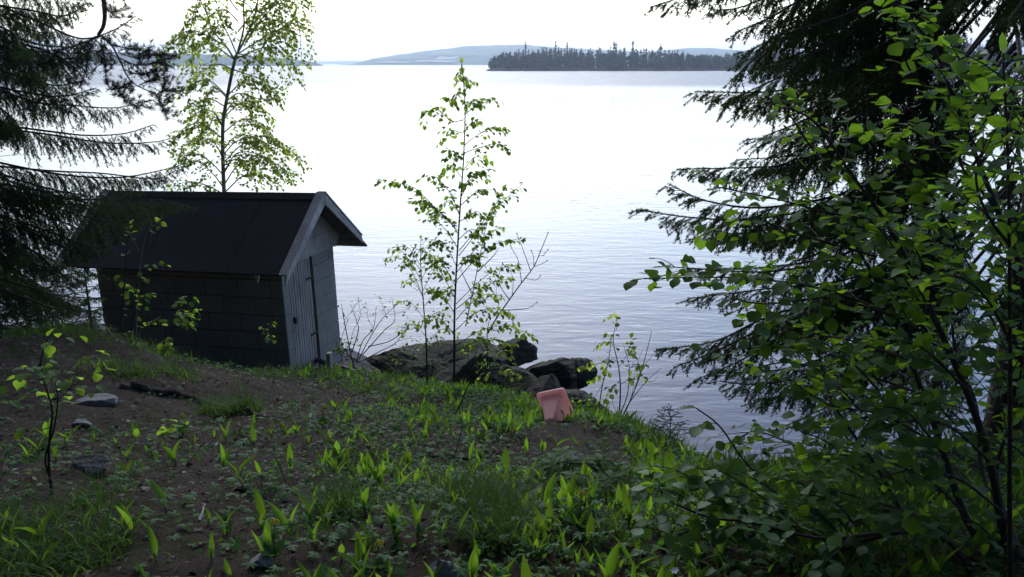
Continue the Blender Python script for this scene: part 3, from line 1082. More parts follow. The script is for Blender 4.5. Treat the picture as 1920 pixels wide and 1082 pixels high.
g.build('rim', M['pink'], tub, smooth=True)

# ------------------------------------------------------------------ leaves, needles, branches
def leaf_t(wf, n=5, fold=.18, curl=.2, rip=0.0):
    """leaf blade along +X, length 1; wf(t) is the half width"""
    v, f = [], []
    for i in range(n + 1):
        t = i / n
        z = -curl * t * t
        w = wf(t)
        e = rip * (1 if i % 2 else -1)
        v += [(t, w * (1 + e), z + fold * w + e * .35), (t, 0, z), (t, -w * (1 - e), z + fold * w - e * .35)]
    for i in range(n):
        k = 3 * i
        f += [[k + 1, k + 4, k + 3, k], [k + 2, k + 5, k + 4, k + 1]]
    return np.array(v), np.array(f)


OVATE = leaf_t(lambda t: .40 * math.sin(math.pi * min(1, t * .97 + .03) ** .8) ** .8 if t < 1 else 0.0, 5, .25, .18)
ROUND = leaf_t(lambda t: [.10, .36, .46, .47, .36, .17, 0][min(6, int(round(t * 6)))], 6, .28, .15)
ROUND2 = leaf_t(lambda t: [.08, .30, .43, .45, .40, .20, 0][min(6, int(round(t * 6)))], 6, .05, .38)
HZ = [.05, .22, .35, .44, .47, .45, .36, .20, 0]
HAZ = [leaf_t(lambda t, m=m: m * HZ[min(8, int(round(t * 8)))], 8, fo, cu, ri) for m, fo, cu, ri in ((1, .25, .10, .03), (.92, .08, .30, .04), (1.05, .45, .18, .03), (.85, .15, -.12, .04))]
BIRCH = leaf_t(lambda t: [.02, .36, .34, .17, 0][min(4, int(round(t * 4)))], 4, .2, .15)
SMALL = leaf_t(lambda t: [.05, .40, .33, 0][min(3, int(round(t * 3)))], 3, .2, .15)
LANCE = leaf_t(lambda t: .14 * math.sin(math.pi * t) ** .8, 4, .2, .2)


def branch_leaves(P, gap, jit=.25, start=.25):
    """alternate leaf places along a polyline: position, tangent, side sign"""
    L = plen(P)
    k = max(1, int(L * (1 - start) / gap))
    ts = start + (1 - start) * (np.arange(k) + rng.uniform(0, 1, k) * jit + .3) / k
    ts = np.clip(ts, 0, 1)
    cum = np.concatenate([[0], np.cumsum(np.linalg.norm(np.diff(P, axis=0), axis=1))]) / max(L, 1e-6)
    pos = np.stack([np.interp(ts, cum, P[:, c]) for c in range(3)], 1)
    tan = nrm(np.stack([np.interp(ts, cum, np.gradient(P[:, c])) for c in range(3)], 1))
    return pos, tan, np.where(np.arange(k) % 2 == 0, 1., -1.)


class Leafy:
    """wood and leaves of one broad-leaved plant"""

    def __init__(self):
        self.wood, self.lp, self.ld, self.ln, self.ls = Geo(), [], [], [], []

    def twig(self, P, r0, r1, n=5, m=0):
        self.wood.tube(P, np.linspace(r0, r1, len(P)), n, m)

    def leaves(self, P, gap, size, droop=.4, spread=.9, start=.25, per=1, cluster=.02, endleaf=True):
        pos, tan, sg = branch_leaves(P, gap, start=start)
        for _ in range(per):
            side = nrm(np.cross(tan, [0, 0, 1.]) + 1e-3)
            k = len(pos)
            d = nrm(tan * .7 + side * (sg * spread)[:, None] + rng.normal(0, .35, (k, 3)) - np.array([0, 0, 1.]) * droop)
            self.lp.append(pos + rng.normal(0, cluster, (k, 3))); self.ld.append(d)
            self.ln.append(nrm(np.array([0, 0, 1.]) + rng.normal(0, .38, (k, 3))))
            self.ls.append(size * rng.uniform(.6, 1.15, k))
            sg = -sg
        if endleaf:
            self.lp.append(P[-1:]); self.ld.append(nrm(P[-1:] - P[-2:-1] - [[0, 0, .01]])); self.ln.append(np.array([[0, 0.1, 1.]])); self.ls.append(np.array([size]))

    def side_twigs(self, P, gap, length, r, size, leaf_gap, droop=.3, start=.15, up=.2, per=1, ldroop=.4, taper=.6, spread=1.0):
        pos, tan, sg = branch_leaves(P, gap, .6, start)
        k = len(pos)
        for i in range(k):
            side = nrm(np.cross(tan[i], [0, 0, 1.]) + 1e-3)
            L = length * rng.uniform(.5, 1.1) * (1 - taper * i / max(1, k))
            d = nrm(tan[i] * .7 + side * sg[i] * spread + rng.normal(0, .3, 3) + [0, 0, up])
            Q = [pos[i] + d * L * t + np.array([0, 0, -droop * L * t * t]) for t in (0, .35, .7, 1)]
            Q = np.array(Q)
            self.twig(Q, r, r * .4, 4)
            self.leaves(Q, leaf_gap, size, ldroop, per=per)

    def foliage(self, name, mats, parent, templates, split=None):
        p, d, nn, s = (np.concatenate(a) for a in (self.lp, self.ld, self.ln, self.ls))
        g = Geo()
        k = len(templates)
        which = rng.integers(0, k, len(p))
        mi = np.zeros(len(p), int) if split is None else (rng.uniform(0, 1, len(p)) < split).astype(int)
        for i, (tv, tf) in enumerate(templates):
            for mm in (0, 1):
                b = (which == i) & (mi == mm)
                g.inst(tv, tf, p[b], d[b], nn[b], s[b], mm)
        return g.build(name, mats, parent, smooth=True)


def needles(g, p0, p1, dens, ln, w, m=0, up=.25, fwd=.6):
    p0, p1 = np.asarray(p0, float), np.asarray(p1, float)
    L = np.linalg.norm(p1 - p0, axis=1)
    k = np.maximum(1, (L * dens + rng.uniform(0, 1, len(L)))).astype(int)
    idx = np.repeat(np.arange(len(L)), k)
    t = rng.uniform(0, 1, (len(idx), 1))
    b = p0[idx] * (1 - t) + p1[idx] * t
    T = nrm(p1 - p0)[idx]
    r = rng.normal(0, 1, (len(idx), 3))
    r = nrm(r - T * (r * T).sum(1, keepdims=True)) + [0, 0, up]
    d = nrm(T * fwd + r)
    wv = nrm(np.cross(d, rng.normal(0, 1, (len(idx), 3)))) * (w * .5)
    l_ = ln * rng.uniform(.7, 1.15, (len(idx), 1))
    V = np.stack([b - wv, b + wv, b + d * l_], 1).reshape(-1, 3)
    g.add(V, np.arange(len(V)).reshape(-1, 3), m)


def bough(P, g, lat=.32, droop=.9, gap=.05, sub=.075, subgap=.032, dens=330, ln=.014, nw=.0016, r0=.02, start=.12, bare=.1, new=.35, flat=1.0, side_only=0):
    """one spruce limb: hanging comb of branchlets, needles as single blades"""
    L = plen(P)
    n = max(8, int(L / .05))
    cum = np.concatenate([[0], np.cumsum(np.linalg.norm(np.diff(P, axis=0), axis=1))]) / L
    g.tube(P, np.linspace(r0, .0025, len(P)), 6, 0)
    s0, s1, n0, n1, e0, e1 = [], [], [], [], [], []
    k = int(L * (1 - start) / gap)
    sg = 1
    for i in range(k):
        t = start + (1 - start) * (i + rng.uniform(0, .8)) / k
        pos = np.array([np.interp(t, cum, P[:, c]) for c in range(3)])
        t2 = min(1, t + .03); p2 = np.array([np.interp(t2, cum, P[:, c]) for c in range(3)])
        t1 = max(0, t - .03); p1 = np.array([np.interp(t1, cum, P[:, c]) for c in range(3)])
        T = nrm(p2 - p1)
        sg = -sg
        side = nrm(np.cross(T, [0, 0, 1.]) + 1e-4) * sg
        prof = (1 - t) ** .55 * min(1, (t - start) * 6 + .35)
        ll = lat * max(.12, prof) * rng.uniform(.65, 1.25)
        d = nrm(T * .8 + side * .6 * flat + rng.normal(0, .2, 3) - [0, 0, .25 * droop])
        ns = max(2, int(ll / .045))
        q = pos
        dd = d
        for j in range(ns):
            dd = nrm(dd + np.array([0, 0, -1.]) * droop * (.32 if t < .9 else .12) + rng.normal(0, .05, 3))
            q2 = q + dd * (ll / ns)
            s0.append(q); s1.append(q2)
            if j / ns >= bare:
                n0.append(q); n1.append(q2)
            q = q2
            # sub branchlets
            ms = max(1, int(ll / ns / subgap + rng.uniform(0, .6)))
            for c in range(ms):
                u = (j + c / ms) / ns
                if u < bare * .8:
                    continue
                pb = s0[-1] * (1 - c / ms) + s1[-1] * (c / ms)
                ss = nrm(np.cross(dd, [0, 0, 1.]) + 1e-3 + rng.normal(0, .2, 3)) * (1 if (j * 3 + c) % 2 else -1)
                sl = sub * rng.uniform(.5, 1.2) * (1 - .55 * u)
                sd = nrm(dd * .8 + ss * .75 - np.array([0, 0, .35 * droop]))
                pe = pb + sd * sl
                s0.append(pb); s1.append(pe); n0.append(pb); n1.append(pe)
                if rng.uniform() < new:
                    e0.append(pe); e1.append(pe + nrm(sd - [0, 0, .2]) * .018)
        if rng.uniform() < new * 1.6:
            e0.append(q); e1.append(q + dd * .028)
    # needles on the limb's own outer half
    m_ = cum > .35
    Pn = P[m_]
    if len(Pn) > 2:
        n0 += list(Pn[:-1]); n1 += list(Pn[1:])
    g.segs(s0, s1, .0024, .0016, 3, 0)
    needles(g, n0, n1, dens, ln, nw, 1)
    if e0:
        needles(g, e0, e1, 1100, ln * .75, nw * 1.4, 2, .1, 1.0)
    return L


SPM = None


def PT(pts, D=None):
    return np.array([at(*q) if len(q) == 3 else at(q[0], q[1], D) for q in pts])


def limb(pts, D=None, step=.05):
    P = PT(pts, D)
    return catmull(P, max(6, int(plen(P) / step)))


SPR = [M['bark'], M['needle'], M['needle_new']]
# ------------------------------------------------------------------ left spruce
D0 = 8.7
bx, by = at(-75, 500, D0)[:2]
base = gz((bx, by), -.1)
tr_ = thing('spruce_tree', 'dark drooping spruce at the left edge, its boughs hanging over the shed roof', 'tree', base)
g = Geo()
g.tube(catmull([base, base + [.03, 0, 1.5], base + [0, .03, 4], base + [0, 0, 8], base + [0, 0, 9.5]], 24), np.linspace(.15, .03, 24), 10)
g.build('trunk', M['bark'], tr_, smooth=True)
LB = [
    [(-70, -60), (80, -10, 8.5), (165, 2, 8.2)],
    [(-70, -20), (70, 40, 8.5), (150, 72, 8.3), (210, 58, 8.1), (255, 30, 8.0)],
    [(-70, 0), (60, 20, 8.3), (120, 30, 7.9), (165, 5, 7.7)],
    [(-70, 30), (60, 80, 8.6), (120, 88, 8.8), (200, 100, 9.0), (250, 120, 9.1)],
    [(-70, 60), (70, 90, 8.2), (120, 110, 7.9), (165, 100, 7.7)],
    [(-70, 90), (70, 118, 8.8), (130, 118, 9.1), (190, 112, 9.3)],
    [(-70, 110), (60, 150, 8.4), (110, 160, 8.2), (160, 150, 8.0)],
    [(-70, 140), (60, 190, 8.7), (140, 198, 8.7), (215, 202, 8.6), (285, 187, 8.5)],
    [(-70, 150), (60, 175, 8.1), (120, 180, 7.8), (180, 165, 7.5)],
    [(-70, 225), (90, 246, 8.6), (165, 254, 8.5), (235, 250, 8.4), (288, 234, 8.3)],
    [(-70, 232), (90, 252, 8.9), (200, 268, 9.1), (290, 266, 9.2), (332, 255, 9.2)],
    [(-70, 290), (100, 325, 8.6), (215, 333, 8.5), (300, 320, 8.4), (358, 303, 8.3)],
    [(-70, 305), (90, 320, 9.0), (190, 325, 9.3), (290, 335, 9.4), (330, 320, 9.4)],
    [(-70, 340), (110, 372, 8.7), (230, 372, 8.8), (310, 376, 8.9), (368, 390, 8.9)],
    [(-70, 345), (100, 380, 8.4), (190, 385, 8.2), (290, 398, 8.1)],
    [(-70, 330), (60, 355, 8.3), (130, 360, 8.1), (190, 345, 8.0)],
    [(-70, 390), (70, 440, 8.6), (130, 470, 8.5), (170, 480, 8.4)],
    [(-70, 380), (60, 430, 8.9), (110, 450, 9.3), (180, 440, 9.6)],
    [(-70, 450), (60, 500, 8.6), (120, 515, 8.7), (185, 505, 8.7)],
    [(-70, 500), (60, 540, 8.6), (120, 555, 8.8), (190, 560, 8.9)],
    [(-70, 520), (50, 560, 8.4), (110, 580, 8.2), (150, 575, 8.1)],
    [(-70, 470), (50, 520, 9.0), (90, 540, 9.4), (150, 530, 9.7)],
    [(-70, 420), (60, 470, 9.2), (130, 500, 9.8), (200, 520, 10.2)], [(-70, 450), (50, 520, 9.4), (100, 560, 10.0), (170, 585, 10.4)], [(-70, 480), (70, 540, 9.2), (130, 570, 9.5), (195, 590, 9.7)], [(-70, 400), (60, 470, 8.3), (110, 510, 8.1), (160, 530, 8.0)],
    [(-70, 500), (60, 570, 9.0), (120, 600, 9.2), (185, 610, 9.4)], [(-70, 360), (60, 410, 9.0), (120, 430, 9.4), (190, 425, 9.8)], [(-70, 440), (40, 480, 8.2), (80, 500, 7.9), (120, 500, 7.7)], [(-70, 540), (50, 585, 8.8), (100, 605, 8.8), (160, 612, 8.8)],
    [(-70, 330), (90, 385, 8.5), (200, 415, 8.3), (290, 410, 8.2)], [(-70, 310), (110, 368, 8.8), (250, 392, 8.9), (335, 392, 8.9)], [(-70, 350), (100, 410, 8.7), (180, 440, 8.6), (250, 440, 8.5)], [(-70, 380), (80, 430, 8.5), (160, 460, 8.3), (215, 470, 8.2)],
    [(-70, 300), (60, 345, 8.3), (150, 365, 8.1), (220, 370, 8.0)],
    [(-70, 20), (20, 60, 8.2), (40, 90, 7.6), (55, 95, 7.2)], [(-70, 160), (10, 210, 8.2), (20, 230, 7.6), (30, 225, 7.2)], [(-70, 390), (20, 440, 8.2), (40, 470, 7.7), (60, 480, 7.3)],
    [(-70, 100), (30, 130, 9.2), (70, 140, 9.8), (110, 130, 10.2)], [(-70, 0), (30, 40, 9.2), (70, 60, 9.8), (120, 60, 10.2)],
    [(-70, 60), (50, 90, 8.9), (105, 130, 9.3), (150, 140, 9.6)], [(-70, 40), (40, 110, 8.4), (70, 150, 8.1), (100, 190, 7.9)],
]
for k, b in enumerate(LB):
    P = limb([(q if len(q) == 3 else (*q, D0)) for q in b])
    g = Geo()
    bough(P, g, lat=rng.uniform(.30, .46), droop=rng.uniform(.8, 1.3), gap=.029, sub=.10, subgap=.028, dens=270, ln=.020, nw=.005, r0=.013, start=.08, new=.05)
    g.build('branch', SPR, tr_)
g = Geo()   # dead twigs low on the trunk
for k in range(26):
    z = rng.uniform(.5, 3.3); a_ = rng.uniform(-1.6, 1.0)
    p0 = base + [0, 0, z]; L = rng.uniform(.4, 1.1)
    e = p0 + np.array([math.cos(a_) * L, math.sin(a_) * L, -.25 * L])
    P = catmull([p0, (p0 + e) / 2 + [0, 0, -.12 * L], e], 8)
    g.tube(P, np.linspace(.007, .002, 8), 4)
    for j in range(4):
        q = P[rng.integers(3, 8)]
        g.segs([q], [q + rng.normal(0, .13, 3) - [0, 0, .06]], .0025, .001, 3)
g.build('dead_twigs', M['bark'], tr_)

# young spruces in the gloom left of the shed
for px, D, ytop, lab, n_b in ((70, 11.2, 455, 'bushy young spruce in deep shade at the left end of the shed', 40), (165, 12.6, 492, 'low young spruce just behind the left corner of the shed', 30), (-10, 10.4, 470, 'young spruce at the left edge under the drooping boughs', 34)):
    q = gz(at(px, 560, D)[:2], -.05)
    tp = at(px, ytop, D)
    tp[:2] = q[:2]
    t = thing('spruce_tree', lab, 'tree', q)
    g = Geo(); g.tube(np.array([q, (q + tp) / 2, tp]), [.03, .02, .005], 6); g.build('trunk', M['bark'], t)
    g = Geo()
    for k in range(n_b):
        u = (k + .5) / n_b
        zc = q + (tp - q) * (.08 + .9 * u)
        a_ = k * 2.4 + rng.uniform(-.3, .3)
        L = .85 * (1 - u) ** .8 + .1
        e = np.array([math.cos(a_) * L, math.sin(a_) * L, 0])
        bough(catmull([zc, zc + e * .5 + [0, 0, .02], zc + e + [0, 0, .03]], 10), g, lat=.28, droop=.5, gap=.035, sub=.08, subgap=.032, dens=240, ln=.019, nw=.005, r0=.008, new=.1, start=.1)
    g.build('branches', SPR, t)

# ------------------------------------------------------------------ pine limb hanging in from the upper left
pb = gz(at(-150, 500, 8.6)[:2], -.1)
pine = thing('pine_tree', 'pine at the upper left with a crooked bare limb ending in dense needle tufts', 'tree', pb)
g = Geo()
g.tube(catmull([pb, pb + [.05, 0, 3], pb + [0, .1, 6], pb + [.05, .1, 9]], 20), np.linspace(.16, .07, 20), 10)
g.build('trunk', M['bark'], pine, smooth=True)
PD = 8.0
top = pb + np.array([.02, .05, 6.9])
main = np.vstack([[top], PT([(90, -190), (165, -110), (188, -40), (196, 20), (194, 48), (184, 66)], PD)])
M['pine_bark'] = solid('pine_bark', (.08, .065, .05), (.24, .19, .145), 16, .9, .003)
g = Geo()
g.tube(catmull(main, 40), np.linspace(.03, .014, 40), 8)
pn0, pn1 = [], []
sub_ = [[(184, 66), (212, 84), (230, 112), (248, 152), (288, 172), (328, 186)], [(184, 66), (155, 78), (112, 93), (60, 96), (20, 100)], [(222, 98), (255, 108), (295, 102), (330, 108)],
        [(230, 115), (258, 122), (290, 118), (318, 124)], [(240, 135), (268, 140), (300, 132)], [(166, 74), (168, 100), (158, 130), (150, 160)], [(184, 66), (200, 90), (196, 118), (200, 150)],
        [(250, 152), (240, 180), (258, 205)], [(288, 172), (305, 195), (310, 225)], [(196, 6), (212, 22), (238, 14)], [(194, 12), (215, 30), (222, 34)], [(212, 84), (245, 92), (285, 97)],
        [(248, 152), (225, 165), (205, 168)], [(180, 68), (150, 100), (140, 128)], [(262, 160), (285, 150), (300, 150)], [(298, 176), (312, 170), (332, 172)], [(112, 93), (100, 110), (85, 125)], [(60, 96), (45, 110), (30, 128)]]
for i, b in enumerate(sub_):
    P = catmull(PT(b, PD) + rng.normal(0, .04, (len(b), 3)) * [0, 1, 0], 16)
    g.tube(P, np.linspace(.012 if i < 2 else .006, .003, 16), 5)
    if i == 1:
        P = P[10:]
    if i == 0:
        P = P[11:]
    h0 = 1 if i in (9, 10) else 4
    for j in range(h0, len(P) - 1):
        pn0.append(P[j]); pn1.append(P[j + 1])
        for c in range(3 if i not in (9, 10) else 1):
            e = P[j] + rng.normal(0, .055, 3) * [1, 1.3, .7] + [.02, 0, .02]
            g.segs([P[j]], [e], .003, .002, 3)
            pn0.append(P[j] * .3 + e * .7); pn1.append(e)
needles(g, pn0, pn1, 1000, .05, .0036, 1, .25, .8)
g.build('branch', [M['pine_bark'], M['pine']], pine)

# ------------------------------------------------------------------ birch behind the shed
BD = 14.6
bb = gz(at(424, 560, BD)[:2], -.1)
birch = thing('birch_tree', 'tall slim birch with airy yellow-green crown rising behind the shed', 'tree', bb)
trunk = np.vstack([[bb], PT([(424, 480), (421, 400), (420, 360), (418, 300), (418, 233), (425, 187), (437, 127), (443, 103)], BD)])
L_ = Leafy()
tk = catmull(trunk, 40)
gt = Geo(); gt.tube(tk, np.linspace(.038, .024, 40), 10); gt.build('trunk', M['birch_bark'], birch, smooth=True)
forks = [[(443, 103), (463, 77), (488, 30), (500, -25), (505, -90)], [(440, 112), (424, 87), (402, 60), (388, 25), (380, -30)], [(446, 97), (452, 50), (446, 0), (446, -80), (448, -130)]]
FK = [catmull(PT(f, BD) + np.array([[0, .15 * i * (k - 1), 0] for i in range(len(f))]), 24) for k, f in enumerate(forks)]
for f in FK:
    L_.twig(f, .018, .006, 7)
BR = [((443, 103), (505, 60), (545, 45), (548, 120)), ((470, 62), (510, 20), (540, 10), (546, 75)), ((488, 30), (520, -10), (545, -15), (538, 40)), ((440, 112), (480, 90), (512, 95), (530, 150)), ((460, 80), (500, 40), (525, 50), (528, 110)),
      ((436, 130), (470, 140), (500, 150), (528, 170)), ((426, 180), (460, 150), (490, 160), (522, 180)), ((424, 190), (450, 175), (490, 185), (515, 185)), ((420, 220), (450, 195), (485, 200), (508, 225)), ((418, 250), (450, 225), (480, 230), (500, 250)),
      ((419, 290), (450, 262), (500, 255), (548, 275)), ((419, 305), (455, 270), (510, 275), (556, 300)), ((420, 325), (450, 285), (500, 290), (545, 315)), ((421, 345), (445, 310), (490, 305), (535, 330)), ((422, 360), (455, 330), (500, 340), (520, 345)),
      ((440, 112), (395, 85), (360, 80), (338, 130)), ((425, 88), (380, 60), (350, 70), (335, 110)), ((402, 60), (375, 30), (360, 40), (350, 80)), ((436, 130), (400, 120), (365, 135), (345, 150)), ((426, 180), (395, 150), (365, 160), (345, 175)),
      ((422, 200), (390, 185), (360, 200), (348, 200)), ((418, 235), (390, 210), (360, 215), (338, 245)), ((418, 260), (385, 235), (350, 245), (330, 265)), ((419, 300), (395, 270), (355, 262), (328, 285)), ((420, 330), (390, 300), (355, 285), (335, 305)), ((421, 355), (400, 328), (372, 305), (345, 300)),
      ((421, 365), (395, 345), (370, 335), (350, 340)), ((446, 60), (470, 20), (480, -10), (485, 40)), ((446, 20), (420, -10), (405, -5), (400, 30)), ((447, -10), (475, -40), (495, -30), (500, 10)), ((385, 20), (370, -10), (372, 0), (366, 20)), ((500, -25), (525, -50), (540, -30), (545, 0)),
      ((420, 215), (440, 190), (465, 205), (470, 240)), ((418, 240), (400, 220), (385, 240), (378, 265)), ((443, 100), (430, 60), (420, 50), (408, 90)), ((445, 100), (470, 105), (485, 110), (492, 135)), ((424, 182), (405, 165), (392, 180), (388, 205)),
      ((419, 280), (440, 255), (470, 262), (488, 285)), ((446, 40), (430, 20), (425, 30), (420, 60)), ((447, 0), (460, 10), (465, 40), (462, 62)), ((420, 320), (435, 300), (460, 310), (470, 330))]
for b in BR:
    dy = rng.uniform(-.75, .75)
    P = PT(b, BD) + np.array([[0, dy * k / 3, 0] for k in range(4)])
    P = catmull(P, 14)
    L_.twig(P, .012, .003, 5)
    L_.side_twigs(P, .040, .38, .0024, .064, .027, droop=.4, start=.15, up=.1, ldroop=.5, taper=.3)
    L_.leaves(P, .05, .048, .7, start=.35)
L_.wood.build('branches', M['birch_bark'], birch)
L_.foliage('crown', [M['birch_far'], M['birch']], birch, [BIRCH, SMALL], .35)


# ------------------------------------------------------------------ small trees
def plant(name, label, cat, stems, sides, leaf, lsz, gap, D, mats, bark, templates, r=.012, extra=None, tw=None, ldroop=.5, split=.3, group=None, start=.25, jitter=.12, per=1):
    """stems and sides are photo polylines; leaves alternate along the sides"""
    q0 = gz(PT([stems[0][0]], D)[0])
    t = thing(name, label, cat, q0, group)
    L = Leafy()
    for k, s in enumerate(stems):
        gs = Geo()
        P = PT(s, D)
        if k == 0:
            P = np.vstack([[q0 - [0, 0, .05]], P[1:]])
        P = catmull(P, 30)
        gs.tube(P, np.linspace(r * (1 if k == 0 else .7), r * .25, 30), 7)
        if k == 0 or tw:
            L.leaves(P, gap * 1.6, lsz, ldroop, start=.72 if k == 0 else .4)
        gs.build('trunk' if r > .012 else 'stem', bark, t)
    for s in sides:
        dy = rng.uniform(-1, 1) * jitter
        P = PT(s, D) + np.array([[0, dy * 3 * i / max(1, len(s) - 1), 0] for i in range(len(s))])
        P = catmull(P, 12)
        L.twig(P, r * .32, r * .13, 4)
        L.leaves(P, gap, lsz, ldroop, start=start, per=per)
        if tw:
            L.side_twigs(P, tw[0], tw[1], r * .12, lsz * .95, gap, droop=.35, start=.25, ldroop=ldroop, taper=.55)
    if extra:
        extra(L)
    if L.wood.n:
        L.wood.build('branches', bark, t)
    if L.lp:
        L.foliage('foliage', mats, t, templates, split)
    return t


SD = 9.2
birch_stem = [(851, 735), (852, 660), (852, 600), (855, 520), (862, 400), (869, 300), (872, 200), (866, 118)]
bs = [[(869, 225), (845, 228), (812, 204), (788, 230)], [(868, 250), (845, 245), (836, 250), (832, 262)], [(872, 215), (890, 200), (905, 190), (922, 186)], [(871, 272), (890, 258), (920, 243), (950, 247)], [(870, 287), (900, 276), (930, 268), (952, 276)],
      [(867, 335), (850, 316), (838, 318), (830, 330)], [(862, 405), (845, 360), (820, 330), (800, 326)], [(856, 430), (815, 385), (775, 345), (718, 331)], [(857, 425), (820, 392), (800, 378), (776, 372)], [(864, 385), (890, 362), (905, 355), (924, 356)],
      [(864, 370), (880, 340), (895, 325), (908, 330)], [(860, 480), (905, 425), (940, 385), (975, 354)], [(861, 470), (905, 415), (930, 380), (945, 348)], [(858, 465), (835, 430), (815, 412), (800, 414)], [(857, 525), (900, 475), (935, 450), (978, 438)],
      [(857, 510), (890, 470), (915, 440), (940, 432)], [(855, 570), (895, 535), (930, 515), (974, 510)], [(855, 580), (895, 550), (930, 533), (958, 532)], [(856, 500), (840, 460), (825, 444), (815, 446)], [(854, 560), (825, 510), (800, 480), (775, 470)],
      [(855, 540), (838, 500), (825, 480), (812, 478)], [(853, 650), (900, 622), (950, 616), (1002, 637)], [(853, 660), (890, 640), (925, 632), (960, 640)], [(854, 620), (890, 592), (925, 588), (962, 605)], [(853, 630), (830, 600), (810, 590), (796, 600)],
      [(855, 600), (885, 570), (910, 560), (935, 565)], [(854, 590), (830, 555), (815, 545), (800, 550)], [(870, 300), (855, 285), (850, 280), (842, 290)], [(868, 320), (885, 300), (895, 296), (905, 302)], [(866, 350), (880, 335), (890, 320), (915, 310)],
      [(870, 250), (880, 235), (890, 228), (902, 222)], [(863, 400), (845, 380), (835, 382), (826, 394)], [(862, 415), (885, 400), (895, 392), (905, 398)], [(859, 450), (880, 430), (895, 428), (905, 440)], [(860, 440), (838, 412), (830, 408), (818, 404)],
      [(857, 500), (875, 480), (890, 478), (900, 492)], [(855, 560), (838, 540), (830, 536), (820, 540)], [(866, 120), (862, 140), (868, 150), (876, 160)], [(870, 180), (862, 170), (858, 178), (852, 190)], [(871, 200), (884, 190), (890, 188), (894, 196)]]


def sap_extra(L):
    for s in ([(873, 612), (890, 530), (908, 440), (917, 405)], [(885, 550), (870, 520), (862, 500)], [(895, 510), (925, 480), (935, 465)]):
        L.twig(catmull(PT(s, SD + .12), 12), .007, .002, 5)


plant('birch_sapling', 'slender young birch with fresh green leaves growing in front of the boulders', 'sapling', [birch_stem], bs, None, .064, .028, SD, [M['birch'], M['birch_far']], M['hazel_bark'], [BIRCH, SMALL, OVATE], r=.015, tw=(.065, .19), ldroop=.9, start=.2, extra=sap_extra)
st2 = [(801, 715), (799, 640), (794, 570), (789, 500), (789, 448)]
bs2 = [[(795, 560), (770, 510), (745, 488), (717, 492)], [(792, 530), (770, 490), (755, 468), (736, 464)], [(790, 500), (775, 470), (765, 455), (748, 452)], [(789, 480), (800, 462), (806, 455), (814, 460)], [(793, 545), (810, 515), (822, 508), (834, 515)], [(795, 575), (815, 550), (828, 545), (838, 556)],
       [(797, 610), (815, 585), (830, 580), (842, 590)], [(797, 600), (775, 575), (760, 568), (745, 575)], [(798, 630), (780, 605), (768, 602), (755, 612)], [(790, 495), (802, 485), (815, 485), (822, 495)], [(794, 560), (780, 540), (768, 532), (752, 540)], [(792, 520), (805, 500), (815, 496), (826, 500)], [(799, 650), (820, 625), (835, 622), (848, 630)], [(791, 510), (778, 490), (770, 485), (760, 492)]]
plant('birch_sapling', 'smaller thin birch sapling just left of the taller young birch', 'sapling', [st2], bs2, None, .048, .028, SD + .3, [M['birch'], M['birch_far']], M['twig'], [BIRCH, SMALL], r=.011, tw=(.06, .16), ldroop=.8)


# bare shrub
def bare(L):
    r2 = np.random.default_rng(5)
    for s, r in (([(915, 625), (930, 598), (955, 562), (978, 530), (1001, 500), (1016, 465), (1027, 438)], .010), ([(978, 530), (972, 490), (962, 470), (958, 462)], .005), ([(995, 508), (985, 480), (975, 452), (970, 440)], .005),
                 ([(955, 562), (940, 540), (935, 520), (942, 495)], .006), ([(1001, 500), (1015, 495), (1024, 490)], .004), ([(985, 522), (1005, 525), (1012, 518)], .004), ([(940, 582), (970, 580), (990, 578), (1005, 568)], .006), ([(960, 556), (962, 530), (958, 510)], .004), ([(1001, 500), (1000, 480), (997, 472)], .004), ([(1010, 480), (1020, 478), (1026, 470)], .003), ([(930, 598), (935, 570), (930, 545), (938, 520)], .004)):
        P = catmull(PT(s, 9.8), 16)
        L.twig(P, r, r * .4, 5)
        e = P[-1]
        b = nrm(P[-1] - P[-2])
        L.wood.tube(np.array([e - b * .004, e + b * .012, e + b * .026]), [.003, .0075, .001], 5)
        for j in (6, 9, 12):
            q = P[j] + r2.normal(0, .004, 3)
            L.wood.tube(np.array([q, q + nrm(b + r2.normal(0, .6, 3)) * .018]), [.005, .001], 4)


plant('bare_shrub', 'dark leafless shrub with bare budding twigs leaning right over the water', 'shrub', [[(915, 625), (913, 640), (917, 600)]], [], None, .03, .1, 9.8, [M['birch']], M['twig'], [SMALL], r=.011, extra=bare)

# willow shrub by the shed
ws = [[(668, 678), (655, 650), (645, 600), (640, 570)], [(670, 680), (690, 640), (715, 600), (745, 570)], [(668, 680), (680, 640), (700, 615), (705, 580)], [(672, 680), (710, 660), (745, 640), (770, 600)], [(666, 680), (650, 660), (640, 640), (652, 600)], [(680, 665), (720, 620), (740, 600), (735, 560)], [(690, 650), (730, 640), (760, 620), (790, 615)], [(660, 660), (672, 620), (668, 600), (660, 575)]]
plant('willow_shrub', 'sparse grey-green willow shrub beside the shed corner on the beach', 'shrub', [ws[0], *ws[1:]], [[(655, 650), (662, 620), (672, 600), (668, 570)], [(715, 600), (725, 585), (722, 565), (718, 545)], [(745, 640), (760, 635), (775, 632), (790, 640)], [(700, 615), (690, 600), (688, 590), (685, 575)], [(645, 600), (655, 590), (662, 580), (672, 572)], [(730, 590), (750, 590), (760, 585), (768, 575)]],
      None, .045, .04, 11.0, [M['willow'], M['birch_far']], M['grey_bark'], [LANCE, SMALL], r=.011, tw=(.12, .16), ldroop=.2)
sh_ = [[(641, 668), (640, 650), (638, 635)], [(643, 668), (648, 650), (655, 640)], [(640, 668), (634, 655), (632, 640)]]
